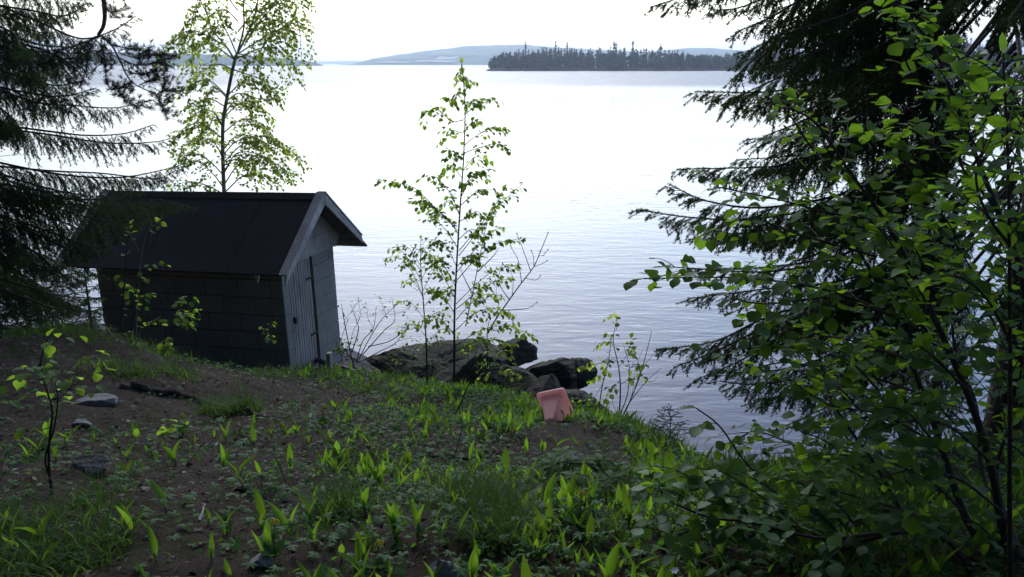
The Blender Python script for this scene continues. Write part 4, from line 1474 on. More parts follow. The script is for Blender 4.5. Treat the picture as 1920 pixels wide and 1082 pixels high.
plant('leafy_bush', 'little round yellow-green bush against the shed corner', 'bush', sh_, [[(641, 664), (645, 650), (650, 632)], [(641, 664), (652, 655), (658, 645)], [(641, 664), (636, 650), (640, 640)]], None, .05, .03, 11.2, [M['willow'], M['birch_far']], M['twig'], [SMALL, OVATE], r=.006, tw=(.04, .1))

# alder sapling right of the tub, and its bare neighbour
as_ = [[(1158, 792), (1163, 740), (1160, 690), (1150, 640), (1155, 605)], [(1122, 770), (1130, 720), (1142, 670), (1145, 640)], [(1155, 790), (1175, 745), (1180, 690), (1170, 650)]]
a_s = [[(1160, 690), (1175, 670), (1182, 660), (1186, 640)], [(1150, 645), (1140, 630), (1132, 640), (1128, 655)], [(1155, 620), (1160, 610), (1155, 600), (1150, 610)], [(1142, 670), (1125, 690), (1108, 700), (1095, 715)], [(1142, 680), (1135, 700), (1125, 715), (1110, 730)], [(1165, 720), (1178, 705), (1190, 695), (1200, 690)], [(1180, 690), (1192, 680), (1185, 670), (1200, 665)], [(1130, 720), (1115, 735), (1105, 745), (1098, 760)], [(1163, 735), (1150, 720), (1140, 715), (1130, 725)], [(1172, 660), (1180, 665), (1190, 650), (1180, 640)], [(1160, 680), (1150, 670), (1140, 668), (1130, 680)]]
plant('alder_sapling', 'young leafy alder shoots standing right of the pink tub above the water', 'sapling', as_, a_s, None, .06, .035, 8.0, [M['birch'], M['birch_far']], M['twig'], [OVATE, SMALL], r=.009, tw=(.09, .09), ldroop=.5, split=.5)


def bare2(L):
    for s, r in (([(1160, 795), (1180, 755), (1200, 705), (1215, 650), (1222, 620)], .007), ([(1180, 755), (1195, 735), (1215, 712), (1240, 690)], .005), ([(1190, 728), (1200, 700), (1196, 680), (1205, 655)], .004), ([(1205, 690), (1220, 670), (1228, 660)], .003), ([(1210, 715), (1225, 715), (1233, 705)], .003), ([(1172, 770), (1185, 740), (1190, 700)], .004), ([(1165, 785), (1150, 760), (1148, 735)], .003), ([(1130, 790), (1138, 765), (1140, 745)], .003)):
        L.twig(catmull(PT(s, 7.7), 12), r, r * .35, 5)


plant('bare_shrub', 'thin leafless twigs fanning out beside the alder shoots near the brow', 'shrub', [[(1160, 795), (1163, 785), (1166, 778)]], [], None, .03, .1, 7.7, [M['birch']], M['grey_bark'], [SMALL], r=.008, extra=bare2)

# leaf-covered bush on the low dark boulder
lb = [[(1085, 790), (1095, 765), (1110, 745)], [(1085, 790), (1075, 765), (1078, 745)], [(1088, 790), (1110, 770), (1120, 760)]]
plant('leafy_bush', 'leafy brambles covering the low dark boulder right of the pink tub', 'bush', lb, [[(1088, 785), (1080, 760), (1090, 745)], [(1088, 785), (1100, 770), (1118, 765)], [(1090, 770), (1105, 750), (1115, 748)], [(1085, 770), (1072, 758), (1065, 765)]], None, .055, .03, 9.7, [M['anemone'], M['birch']], M['twig'], [OVATE, SMALL], r=.006, tw=(.05, .12))

mb = [[(770, 690), (775, 668), (782, 650)], [(772, 690), (790, 665), (810, 655)], [(768, 690), (750, 672), (735, 668)]]
plant('leafy_bush', 'low green scrub growing over the mossy boulder left of the young birch', 'bush', mb, [[(772, 685), (765, 665), (752, 655)], [(775, 680), (795, 672), (815, 668)], [(780, 670), (800, 655), (822, 650)], [(770, 685), (745, 678), (725, 676)], [(785, 660), (795, 648), (805, 642)]], None, .05, .026, 10.9, [M['willow'], M['anemone']], M['twig'], [OVATE, SMALL], r=.005, tw=(.05, .13))
mb = [[(880, 690), (878, 660), (872, 640)], [(882, 690), (900, 665), (918, 655)], [(884, 690), (895, 650), (900, 632)]]
plant('leafy_bush', 'green scrub in front of the big rounded boulder, right of the young birch trunk', 'bush', mb, [[(880, 680), (868, 660), (860, 650)], [(884, 680), (905, 672), (925, 668)], [(890, 665), (912, 650), (926, 645)], [(895, 650), (885, 640), (880, 628)]], None, .05, .026, 10.4, [M['birch'], M['anemone']], M['twig'], [OVATE, SMALL], r=.005, tw=(.05, .13))

# maple-like shoots low in front of the boulders
ms = [[(935, 720), (936, 690), (932, 655)], [(932, 720), (915, 690), (905, 685)], [(937, 720), (955, 690), (965, 680)]]
plant('leafy_bush', 'bright green leafy shoots in front of the gap between the boulders', 'bush', ms, [[(936, 690), (925, 670), (915, 665)], [(936, 700), (950, 685), (968, 690)], [(934, 670), (945, 655), (955, 660)], [(930, 700), (912, 695), (900, 700)]], None, .06, .035, 9.6, [M['birch'], M['birch_far']], M['twig'], [OVATE], r=.006, tw=(.07, .08))

# ------------------------------------------------------------------ saplings in front of the shed
hs_ = [[(228, 700), (226, 620), (232, 540), (240, 450), (245, 420)], [(243, 700), (248, 600), (262, 510), (272, 450), (292, 415)]]
hb = [[(240, 450), (234, 440), (238, 432)], [(232, 540), (222, 545), (226, 560)], [(262, 515), (275, 508), (290, 510)], [(240, 510), (235, 515), (240, 522)], [(248, 600), (258, 575), (264, 565)], [(228, 640), (250, 620), (260, 625)], [(226, 600), (235, 575), (226, 560)], [(245, 640), (232, 625), (222, 630)], [(272, 450), (280, 432), (278, 420)], [(232, 560), (245, 565), (262, 568)], [(262, 505), (272, 512), (288, 515)]]
plant('hazel_sapling', 'pair of thin hazel stems with few leaves in front of the dark shed wall', 'sapling', hs_, hb, None, .058, .035, 7.9, [M['hazel'], M['birch']], M['twig'], [ROUND, OVATE], r=.009, split=.5, ldroop=.4)


def dead(L):
    for s, r in (([(262, 510), (268, 460), (282, 425), (288, 415)], .006), ([(288, 415), (300, 420), (310, 418)], .003), ([(282, 425), (284, 440), (281, 462)], .003), ([(285, 420), (278, 402), (268, 392)], .003), ([(262, 470), (250, 450), (245, 440)], .003)):
        L.twig(catmull(PT(s, 7.7), 10), r, r * .4, 5)


plant('dead_sapling', 'pale dead twiggy sapling in front of the shed roof', 'sapling', [[(256, 690), (255, 620), (258, 560), (262, 505)]], [], None, .03, .1, 7.7, [M['birch']], M['grey_bark'], [SMALL], r=.007, extra=dead)
plant('hazel_sapling', 'small hazel shoot with a bright cluster of leaves before the block wall', 'sapling', [[(305, 690), (312, 650), (325, 620), (340, 575)]], [[(318, 630), (330, 605), (345, 600)], [(325, 615), (318, 600), (315, 592)], [(332, 600), (350, 585), (368, 572)], [(336, 590), (330, 575), (335, 562)], [(340, 580), (355, 565), (362, 562)], [(322, 620), (340, 615), (350, 612)], [(315, 640), (325, 632), (332, 634)], [(310, 655), (300, 650), (296, 656)]], None, .065, .03, 7.7, [M['birch'], M['hazel']], M['twig'], [ROUND, OVATE], r=.006, split=.3, tw=(.1, .07))
plant('hazel_sapling', 'tiny shoot with one tuft of leaves in front of the shed corner', 'sapling', [[(508, 700), (507, 665), (502, 640), (496, 620)]], [[(500, 630), (495, 618), (488, 615)], [(500, 630), (512, 625), (522, 627)], [(498, 622), (503, 612), (508, 610)]], None, .055, .025, 8.6, [M['birch'], M['hazel']], M['twig'], [ROUND, OVATE], r=.004)

fs = [[(102, 985), (98, 930), (92, 880), (93, 820), (98, 770), (84, 720), (76, 680), (90, 630)], [(96, 900), (85, 860), (102, 800), (108, 750), (103, 715)]]
fb = [[(80, 690), (95, 670), (108, 660)], [(85, 660), (100, 640), (118, 650)], [(78, 680), (100, 690), (130, 672)], [(84, 720), (60, 715), (40, 720)], [(92, 760), (70, 760), (55, 765)], [(90, 740), (60, 735), (25, 730)], [(108, 750), (130, 730), (160, 722)], [(108, 735), (150, 715), (195, 712)], [(104, 715), (115, 700), (128, 695)], [(98, 770), (80, 780), (62, 792)], [(100, 800), (75, 800), (66, 790)], [(84, 705), (70, 690), (60, 690)], [(88, 640), (95, 632), (104, 640)]]
plant('hazel_sapling', 'thin dark-stemmed sapling with scattered leaves in the left foreground', 'sapling', fs, fb, None, .046, .035, 3.25, [M['birch'], M['hazel']], M['twig'], [OVATE, ROUND], r=.0075, split=.5, ldroop=.3)
plant('twiggy_seedling', 'bare thin seedling stem curving up in the dark soil, middle of the slope', 'seedling', [[(545, 985), (541, 930), (528, 880), (520, 862)], [(528, 885), (510, 850), (480, 845)]], [], None, .03, .2, 3.4, [M['hazel']], M['twig'], [OVATE], r=.003)
plant('twiggy_seedling', 'tiny bare twig with one leaf pair standing between two stones on the left slope', 'seedling', [[(335, 915), (350, 870), (375, 840)], [(293, 860), (298, 830)]], [[(293, 850), (296, 825), (285, 815)], [(298, 825), (305, 820), (312, 824)]], None, .05, .02, 3.9, [M['birch']], M['twig'], [ROUND], r=.003)
plant('twiggy_seedling', 'long leaning dark bare stem crossing the green plants below the young birch', 'seedling', [[(655, 960), (760, 945), (830, 895), (862, 820), (868, 740)], [(858, 770), (880, 720), (905, 690)]], [], None, .03, .2, 4.6, [M['hazel']], M['twig'], [OVATE], r=.006)

# ------------------------------------------------------------------ small spruce on the brow
q = hit(1255, 842)
t = thing('spruce_sapling', 'knee-high spruce seedling on the brow at the right above the water', 'sapling', q)
g = Geo()
tip = at(1256, 762, q[1])
st = catmull([q, (q + tip) / 2 + [.005, 0, 0], tip], 10)
g.tube(st, np.linspace(.006, .002, 10), 5)
for lv in range(5):
    zc = q + (tip - q) * (.28 + .16 * lv)
    for k in range(6):
        a_ = k * 1.047 + lv * .5 + rng.uniform(-.2, .2)
        L = (.21 - .036 * lv) * rng.uniform(.8, 1.1)
        P = catmull([zc, zc + np.array([math.cos(a_) * L * .6, math.sin(a_) * L * .6, L * .12]), zc + np.array([math.cos(a_) * L, math.sin(a_) * L, L * .25])], 6)
        bough(P, g, lat=.09, droop=.12, gap=.035, sub=.03, dens=520, ln=.011, nw=.0016, r0=.0025, new=.15, start=.25)
needles(g, st[:-1], st[1:], 300, .012, .0016, 1)
g.build('branches', SPR, t)

# ------------------------------------------------------------------ big spruce on the right
D1 = 5.7
b0 = gz(at(1905, 700, D1)[:2], -.1)
spr = thing('spruce_tree', 'big dark spruce at the right edge reaching long hanging boughs out over the lake', 'tree', b0)
g = Geo()
g.tube(catmull([b0, b0 + [.0, .02, 2], b0 + [.03, 0, 5], b0 + [.03, .03, 8.5]], 24), np.linspace(.17, .07, 24), 12)
g.build('trunk', M['bark'], spr, smooth=True)
RB = [
    [(1905, -420), (1700, -190, 5.4), (1450, -60, 4.9), (1300, -12, 4.7), (1218, 14, 4.6)],
    [(1905, -360), (1700, -160, 5.6), (1520, -50, 5.4), (1400, 10, 5.2), (1330, 20, 5.1)],
    [(1905, -300), (1720, -110, 5.3), (1560, 10, 5.0), (1440, 90, 4.8), (1372, 150, 4.7)],
    [(1905, -230), (1720, -50, 5.7), (1560, 90, 5.6), (1450, 150, 5.5), (1362, 190, 5.4)],
    [(1905, -200), (1740, -40, 5.2), (1600, 60, 4.8), (1500, 110, 4.5), (1420, 130, 4.3)],
    [(1905, -120), (1750, 40, 5.6), (1600, 130, 5.4), (1460, 170, 5.2), (1302, 172, 5.0)],
    [(1905, -90), (1760, 90, 5.4), (1640, 180, 5.1), (1500, 250, 4.9), (1400, 262, 4.8)],
    [(1905, -20), (1770, 150, 5.4), (1650, 240, 5.2), (1500, 305, 5.0), (1268, 318, 4.8)],
    [(1905, 30), (1760, 190, 5.8), (1640, 260, 5.8), (1500, 290, 5.8), (1380, 300, 5.8)],
    [(1905, 80), (1760, 260, 5.3), (1620, 350, 5.0), (1450, 388, 4.8), (1330, 378, 4.7), (1252, 344, 4.7)],
    [(1905, 100), (1760, 270, 5.5), (1600, 370, 5.3), (1420, 410, 5.1), (1300, 408, 5.0), (1193, 393, 4.9)],
    [(1905, 160), (1760, 330, 5.6), (1600, 420, 5.6), (1450, 440, 5.6), (1290, 450, 5.6)],
    [(1905, 210), (1750, 390, 5.3), (1600, 470, 5.1), (1450, 500, 4.9), (1300, 505, 4.8)],
    [(1905, 270), (1750, 440, 5.6), (1600, 520, 5.6), (1450, 540, 5.5), (1290, 560, 5.4)],
    [(1905, 340), (1750, 480, 5.4), (1600, 550, 5.2), (1450, 590, 5.0), (1340, 640, 4.9), (1232, 655, 4.9)],
    [(1905, 350), (1760, 500, 5.6), (1620, 570, 5.6), (1480, 610, 5.5), (1400, 660, 5.5)],
    [(1905, 400), (1760, 560, 5.5), (1620, 640, 5.4), (1480, 690, 5.3), (1345, 700, 5.2)],
    [(1905, 470), (1760, 620, 5.6), (1640, 690, 5.6), (1500, 730, 5.6), (1400, 760, 5.6)],
    [(1905, 520), (1780, 660, 5.7), (1680, 720, 5.8), (1560, 760, 5.9), (1470, 800, 5.9)],
    [(1905, 560), (1780, 700, 5.3), (1680, 760, 5.1), (1590, 790, 5.0), (1500, 800, 4.9)],
]
RB[:0] = [
    [(1905, -330), (1720, -150, 5.2), (1560, -40, 4.9), (1450, 30, 4.7), (1380, 60, 4.6)], [(1905, -280), (1730, -100, 5.5), (1580, 0, 5.3), (1470, 60, 5.2), (1390, 105, 5.1)], [(1905, -250), (1740, -80, 5.1), (1620, 10, 4.8), (1520, 50, 4.6), (1440, 70, 4.5)],
    [(1905, -130), (1740, 30, 5.7), (1600, 120, 5.7), (1480, 170, 5.7), (1390, 210, 5.7)], [(1905, 0), (1750, 170, 5.2), (1620, 250, 4.9), (1520, 290, 4.7), (1400, 330, 4.6)], [(1905, 120), (1750, 300, 5.6), (1600, 390, 5.5), (1450, 430, 5.4), (1340, 440, 5.3)],
    [(1905, 330), (1760, 470, 5.2), (1620, 540, 5.0), (1480, 590, 4.8), (1360, 650, 4.8), (1262, 690, 4.8)], [(1905, 340), (1770, 490, 5.4), (1640, 560, 5.2), (1500, 610, 5.1), (1400, 670, 5.0), (1300, 715, 5.0)],
    [(1905, 420), (1780, 580, 5.2), (1660, 650, 5.1), (1540, 700, 5.0), (1420, 720, 5.0), (1350, 715, 5.0)]]
for x0 in (1560, 1620, 1680, 1740, 1800, 1860):      # nearer and farther boughs that close the right side
    for y0 in (-40, 90, 210, 330, 450, 590):
        if (y0 < 200 and 1560 <= x0 < 1790) or (x0 + y0) % 4 == 2:
            continue
        xx, yy = x0 + rng.uniform(-30, 30), y0 + rng.uniform(-50, 50)
        dd = rng.choice([4.5, 5.0, 6.2, 6.9])
        RB.append([(1905, yy - 320), ((1905 + xx) / 2 + 10, yy - 120, (D1 + dd) / 2), (xx + 25, yy - 15, dd + .1), (xx - 10, yy + 25, dd)])
for yy in range(10, 720, 34):            # the hanging curtain on the lake side
    lim = float(np.interp(yy, [0, 60, 150, 230, 300, 400, 500, 600, 720], [1340, 1370, 1385, 1390, 1440, 1430, 1450, 1450, 1420]))
    for q_ in range(1):
        xx = lim + rng.uniform(0, 190)
        dd = rng.uniform(4.7, 6.2)
        RB.append([(1905, yy - 330), ((1905 + xx) / 2 + 30, yy - 130, (D1 + dd) / 2), (xx + 90, yy - 30, dd), (xx, yy + 8, dd - .1)])
for yy in (0, 200, 400, 550):
    RB.append([(1905, yy - 200), (1990, yy - 60, 5.6), (2090, yy, 5.4)])
    RB.append([(1905, yy - 150), (1920, yy - 20, 4.9), (1890, yy + 40, 4.3)])
for k, b in enumerate(RB):
    P = limb([(q if len(q) == 3 else (*q, D1)) for q in b])
    g = Geo()
    bough(P, g, lat=rng.uniform(.40, .56) if k < 29 else rng.uniform(.36, .5), droop=rng.uniform(.7, 1.15), gap=.027, sub=.10, subgap=.026, dens=480 if k < 29 else 380, ln=.019, nw=.0042, r0=.013, start=.22 if k < 29 else .3, new=.2)
    g.build('branch', SPR, spr)

# ------------------------------------------------------------------ hazel in the right foreground
hz0 = gz(hit(1870, 1075)[:2])
hz = thing('hazel_shrub', 'large hazel shrub of many dark stems and round leaves filling the right foreground', 'shrub', hz0)
ST = [
    [(1880, 1120, 2.3), (1850, 1040, 2.4), (1806, 960, 2.5), (1766, 840, 2.6), (1731, 740, 2.65), (1666, 575, 2.75), (1610, 470, 2.85), (1560, 400, 2.95)],
    [(1890, 1120, 2.35), (1878, 991, 2.45), (1856, 866, 2.5), (1811, 730, 2.6), (1756, 605, 2.7), (1726, 538, 2.75), (1659, 414, 2.85), (1594, 324, 2.95), (1529, 230, 3.05), (1470, 200, 3.15)],
    [(1930, 1120, 2.5), (1925, 800, 2.6), (1918, 530, 2.7), (1868, 390, 2.75), (1843, 325, 2.8), (1790, 190, 2.85), (1750, 90, 2.9), (1700, 30, 2.95), (1662, -5, 3.0)],
    [(1895, 1120, 2.2), (1893, 940, 2.2), (1894, 700, 2.2), (1893, 540, 2.2), (1890, 300, 2.2), (1880, 100, 2.25)],
    [(1830, 1120, 2.4), (1780, 1030, 2.6), (1711, 971, 2.75), (1640, 955, 2.85), (1531, 976, 3.0), (1410, 880, 3.2), (1350, 800, 3.3), (1305, 765, 3.35)],
    [(1860, 1120, 2.3), (1760, 1000, 2.4), (1651, 1006, 2.4), (1560, 1040, 2.45), (1486, 1064, 2.5), (1400, 1055, 2.55), (1300, 1040, 2.6)],
    [(1850, 1120, 2.3), (1770, 1010, 2.35), (1660, 1000, 2.35), (1540, 1010, 2.4), (1410, 980, 2.45), (1330, 970, 2.5), (1255, 940, 2.5)],
    [(1760, 1120, 2.4), (1720, 1030, 2.5), (1690, 960, 2.6), (1640, 870, 2.7), (1590, 800, 2.8), (1555, 740, 2.85), (1530, 640, 2.95), (1500, 560, 3.0)],
    [(1900, 1100, 2.6), (1880, 980, 2.8), (1840, 880, 3.0), (1830, 760, 3.1), (1790, 650, 3.2), (1780, 540, 3.3), (1740, 420, 3.4)],
    [(1920, 1050, 2.3), (1880, 950, 2.5), (1870, 870, 2.6), (1905, 760, 2.6), (1920, 640, 2.5)],
    [(1800, 1100, 2.6), (1790, 980, 2.9), (1720, 860, 3.1), (1640, 760, 3.3), (1560, 700, 3.4), (1480, 680, 3.5), (1410, 690, 3.5)],
    [(1840, 1100, 2.5), (1640, 910, 3.0), (1500, 840, 3.3), (1420, 810, 3.5), (1370, 830, 3.6)],
]
for k, s in enumerate(ST):
    P = PT(s)
    P = catmull(P, 40)
    g = Geo()
    r0 = [.017, .016, .012, .008, .007, .009, .008, .008, .012, .010, .007, .006][k]
    g.tube(P, np.linspace(r0, .003, 40), 8)
    g.build('stem', M['hazel_bark'], hz, smooth=True)
L_ = Leafy()
L2 = Leafy()
for k, s in enumerate(ST):
    P = catmull(PT(s), 40)
    low = k in (5, 6)
    LL = L2 if low else L_
    if k == 4:
        LL.leaves(P, .14, .075, .25, start=.55)
        LL.side_twigs(P, .3, .2, .002, .07, .06, start=.4)
        continue
    LL.leaves(P, .045, .053, .25, start=.5 if not low else .3)
    LL.side_twigs(P, .048 if not low else .055, .36, .0025, .049, .030, droop=.15, start=.28 if not low else .25, up=.25 if not low else .1, ldroop=.25, taper=.35, spread=1.0)
# longer branches whose leafy tips reach out over the water
for s in [[(1726, 620, 2.75), (1600, 560, 2.85), (1480, 530, 2.9), (1340, 520, 3.0), (1207, 523, 3.05)], [(1700, 540, 2.75), (1560, 500, 2.85), (1420, 510, 2.95), (1250, 500, 3.0)], [(1659, 414, 2.85), (1560, 400, 2.9), (1450, 372, 2.95), (1340, 350, 3.0)], [(1640, 480, 2.8), (1500, 440, 2.9), (1400, 410, 2.95), (1320, 440, 3.0)],
          [(1700, 600, 2.7), (1560, 560, 2.75), (1440, 570, 2.8), (1370, 560, 2.8)], [(1594, 324, 2.95), (1540, 300, 3.0), (1480, 215, 3.1), (1460, 200, 3.1)], [(1720, 680, 2.7), (1600, 640, 2.8), (1500, 620, 2.9), (1400, 600, 2.9)], [(1790, 190, 2.8), (1720, 150, 2.8), (1690, 90, 2.8), (1680, 30, 2.8)], [(1843, 325, 2.8), (1760, 280, 2.8), (1700, 240, 2.85), (1640, 250, 2.9)],
          [(1868, 390, 2.7), (1800, 300, 2.7), (1850, 220, 2.6), (1830, 140, 2.6)], [(1756, 605, 2.6), (1700, 500, 2.6), (1640, 420, 2.65), (1600, 400, 2.7)], [(1731, 740, 2.6), (1620, 700, 2.65), (1540, 660, 2.7), (1450, 650, 2.8)], [(1766, 840, 2.5), (1660, 780, 2.5), (1560, 760, 2.6), (1490, 720, 2.7)], [(1811, 730, 2.5), (1740, 660, 2.5), (1690, 640, 2.5), (1630, 640, 2.5)],
          [(1856, 866, 2.4), (1780, 800, 2.4), (1700, 790, 2.4), (1620, 820, 2.4)], [(1880, 960, 2.3), (1800, 900, 2.3), (1720, 880, 2.3), (1640, 900, 2.3)], [(1894, 640, 2.2), (1850, 560, 2.2), (1800, 520, 2.25), (1750, 520, 2.3)], [(1893, 460, 2.2), (1850, 400, 2.2), (1830, 330, 2.2), (1850, 260, 2.2)], [(1806, 960, 2.4), (1740, 900, 2.5), (1640, 860, 2.6), (1520, 850, 2.7)], [(1780, 1000, 2.4), (1700, 960, 2.5), (1600, 930, 2.6), (1480, 900, 2.7)]]:
    P = catmull(PT(s), 26)
    L_.twig(P, .005, .002, 5)
    L_.leaves(P, .04, .054, .2, start=.15)
    L_.side_twigs(P, .06, .2, .002, .05, .032, droop=.15, start=.2, up=.15, ldroop=.2, taper=.4)
# dense low layer in the corner
for k in range(32):
    px, py = rng.uniform(1480, 1915), rng.uniform(640, 1080)
    D = rng.uniform(2.3, 3.0)
    P = catmull([at(px + 90, py + 60, D), at(px + 40, py + 10, D), at(px - 40, py - 5 + rng.uniform(-30, 20), D + .1)], 10)
    if P[:, 2].min() < 2.2 and py > 900 and D > 2.7:
        continue
    L_.twig(P, .004, .0015, 4)
    L_.leaves(P, .045, .046, .2, start=.1, per=2, cluster=.03)
for k in range(44):
    px, py = rng.uniform(1640, 1915), rng.uniform(40, 660)
    D = rng.uniform(2.4, 3.2)
    P = catmull([at(px + 60, py + 70, D), at(px + 25, py + 15, D), at(px - 30, py - 10 + rng.uniform(-30, 20), D + .1)], 10)
    L_.twig(P, .003, .0012, 4)
    L_.leaves(P, .042, .05, .25, start=.1, per=2, cluster=.03)
# pale upper leaves lower left of the shrub
for k in range(26):
    px, py = rng.uniform(1235, 1500), rng.uniform(880, 1010)
    P = catmull([at(px + 70, py + 30, 2.55), at(px + 20, py, 2.5), at(px - 30, py - 8, 2.5)], 8)
    L2.twig(P, .003, .0012, 4)
    L2.leaves(P, .045, .055, .25, start=.1, per=1)
L_.wood.build('branches', M['hazel_bark'], hz)
L_.foliage('foliage', [M['hazel'], M['hazel_pale']], hz, HAZ, .12)
L2.wood.build('low_branches', M['hazel_bark'], hz)
L2.foliage('low_foliage', [M['hazel_pale'], M['hazel']], hz, HAZ, .25)

# ------------------------------------------------------------------ fallen wood
def lying(name, label, pts, r0, r1, mt, lift=.4, cat='branch', n=24):
    P = np.array([hit(px, py) for px, py in pts])
    P = catmull(P, n)
    P[:, 2] = ground(P[:, 0], P[:, 1]) + r0 * lift
    P += np.array([[mnoise.noise(Vector((i * .7, r0 * 90, k))) * r0 * .6 for k in range(3)] for i in range(n)])
    g = Geo(); g.tube(P, np.linspace(r0, r1, n), 8)
    return tag(g.build(name, mt, loc=P[0]), label, cat)


lying('fallen_branch', 'long dark half-buried branch lying across the left slope', [(225, 728), (300, 742), (390, 762), (485, 785)], .04, .014, M['bark'])
lying('stick', 'short pale upright-looking stick on the bare soil at the bottom left', [(374, 982), (384, 950)], .006, .004, M['grey_bark'], .8, 'stick', 8)
lying('stick', 'thin pale curved stick in the soil right of the bare seedling twigs', [(525, 775), (545, 772), (556, 758)], .006, .003, M['grey_bark'], .8, 'stick', 10)
lying('stick', 'dark fallen stick lying along the edge of the bare soil under the birch sapling', [(780, 855), (860, 862), (950, 850)], .012, .006, M['bark'], .6, 'stick', 14)
lying('stick', 'weathered grey driftwood stick on the brow just below the alder shoots', [(1105, 790), (1150, 800), (1200, 812)], .02, .012, M['grey_bark'], .6, 'stick', 14)
lying('stick', 'pale twig lying on the soil left of the flat bottom stone', [(300, 925), (330, 940)], .004, .002, M['grey_bark'], .8, 'stick', 8)

# ------------------------------------------------------------------ ground cover
DP_ = [(960, 1000, 1), (700, 950, .8), (800, 1060, .9), (1150, 950, 1), (1400, 1000, 1), (1300, 880, .9), (500, 1000, .6), (400, 950, .22), (300, 900, .10), (100, 960, .2), (60, 1060, .25), (250, 1050, .1), (400, 780, .03), (200, 700, .1), (600, 760, .03), (540, 850, .14), (700, 800, .3), (760, 760, .35), (860, 790, .9), (900, 740, 1.1), (960, 780, 1.1), (1050, 800, 1.2), (1200, 815, 1.2),
       (800, 705, 1.3), (740, 705, 1.3), (650, 850, .6), (950, 875, .3), (850, 870, .65), (1080, 860, .12), (1180, 850, .15), (680, 715, .3), (560, 706, .25), (520, 735, .0), (620, 740, .0), (450, 698, .05), (420, 730, .0), (350, 690, .04), (300, 645, .05), (60, 625, .2), (180, 628, .15), (1700, 1000, 1), (1850, 900, .8), (1500, 900, 1)]
DW = np.array([[*hit(a, b)[:2], d] for a, b, d in DP_])


def dens(x, y):
    s = np.hypot(x, y)[:, None]
    d2 = (x[:, None] - DW[None, :, 0]) ** 2 + (y[:, None] - DW[None, :, 1]) ** 2
    w = 1 / (d2 / (.15 + .05 * s) ** 2 + .05) ** 2
    return (w * DW[None, :, 2]).sum(1) / w.sum(1)


def scatter(N, fn, x0=-5.5, x1=4.2, y0=1.7, y1=11.2):
    x, y = rng.uniform(x0, x1, N), rng.uniform(y0, y1, N)
    k = (np.abs(x) < .68 * y + .6)
    x, y = x[k], y[k]
    c = np.array([mnoise.noise(Vector((a * 1.7, b * 1.7, 4))) for a, b in zip(x, y)]) + .5 * np.array([mnoise.noise(Vector((a * 5, b * 5, 8))) for a, b in zip(x, y)])
    z = ground(x, y)
    d = fn(dens(x, y), c)
    # the tub has pressed the plants down where it lies
    tb = np.hypot(x - T0[0], (y - T0[1] + .45) * .5)
    d = d * np.clip((tb - .10) / .3, 0.12, 1)
    # nothing under the shed or in the water
    su_, sv_ = (x - so[0]) * su[0] + (y - so[1]) * su[1], (x - so[0]) * sv[0] + (y - so[1]) * sv[1]
    ok = (z > .62) & ~((su_ < .05) & (su_ > -SL) & (sv_ > -.02) & (sv_ < SW))
    k = (rng.uniform(0, 1, len(x)) < d) & ok
    return np.stack([x[k], y[k], z[k]], 1)


UP = np.array([0, 0, 1.])
LILY = leaf_t(lambda t: .13 * math.sin(math.pi * min(1, .06 + .94 * t) ** .85) ** .9 if t < 1 else 0, 6, .5, .10)
LILY2 = leaf_t(lambda t: .12 * math.sin(math.pi * min(1, .06 + .94 * t) ** .8) if t < 1 else 0, 6, .8, .3)
P = scatter(30000, lambda d, c: np.clip((d - .07) * (.5 + 1.2 * c), 0, 1) * .85)
k = len(P)
g = Geo()
az = rng.uniform(0, 6.28, k)
hgt = rng.uniform(.055, .135, k) * np.where(rng.uniform(0, 1, k) < .25, .6, 1)
for s, sc in ((1, 1.0), (-1, .85)):
    tilt = rng.uniform(.05, .5, k)
    H = np.stack([np.cos(az) * s, np.sin(az) * s, 0 * az], 1)
    d = nrm(H * tilt[:, None] + UP + rng.normal(0, .12, (k, 3)))
    b = P + H * .004 + UP * (hgt * rng.uniform(.1, .35, k))[:, None] * (1 if s == 1 else .8)
    use = rng.uniform(0, 1, k) < (.97 if s == 1 else .75)
    w2 = rng.uniform(0, 1, k) < .5
    for tpl, sel in ((LILY, use & w2), (LILY2, use & ~w2)):
        L = hgt * sc * rng.uniform(.8, 1.1, k)
        g.inst(*tpl, b[sel], d[sel], -H[sel], np.stack([L, L * rng.uniform(.7, 1.25, k), L], 1)[sel])
    g.segs(P[use] - UP * .01, b[use] + d[use] * .01, .003, .0025, 4)
kind(g.build('lily_of_the_valley', M['lily'], smooth=True), 'stuff', 'upright bright green lily of the valley leaves covering the slope', 'ground plants')

# wood anemones: low three-part leaves and white flowers
pt_v, pt_f = [], []
for k2, a_ in enumerate((-2.0, -1.0, 0, 1.0, 2.0)):
    v, f = leaf_t(lambda t: [.05, .16, .2, 0][min(3, int(round(t * 3)))], 3, .15, .25)
    c_, s_ = math.cos(a_), math.sin(a_)
    pt_f.append(f + len(np.vstack(pt_v)) if pt_v else f)
    pt_v.append(v @ np.array([[c_, s_, 0], [-s_, c_, 0], [0, 0, 1]]))
PALM = (np.vstack(pt_v), np.vstack(pt_f))
P = scatter(85000, lambda d, c: np.clip(.05 + .12 * np.maximum(c, 0) + d * .8 * (.75 - .5 * c), 0, 1) * .75)
k = len(P)
g = Geo()
d = nrm(rng.normal(0, 1, (k, 3)) * [1, 1, .25])
hh = rng.uniform(.008, .085, k)
g.inst(*PALM, P + UP * hh[:, None], d, UP + rng.normal(0, .3, (k, 3)), rng.uniform(.010, .034, k))
P2 = scatter(420, lambda d, c: np.clip(.03 + d * .35, 0, 1))
FLW = [], []
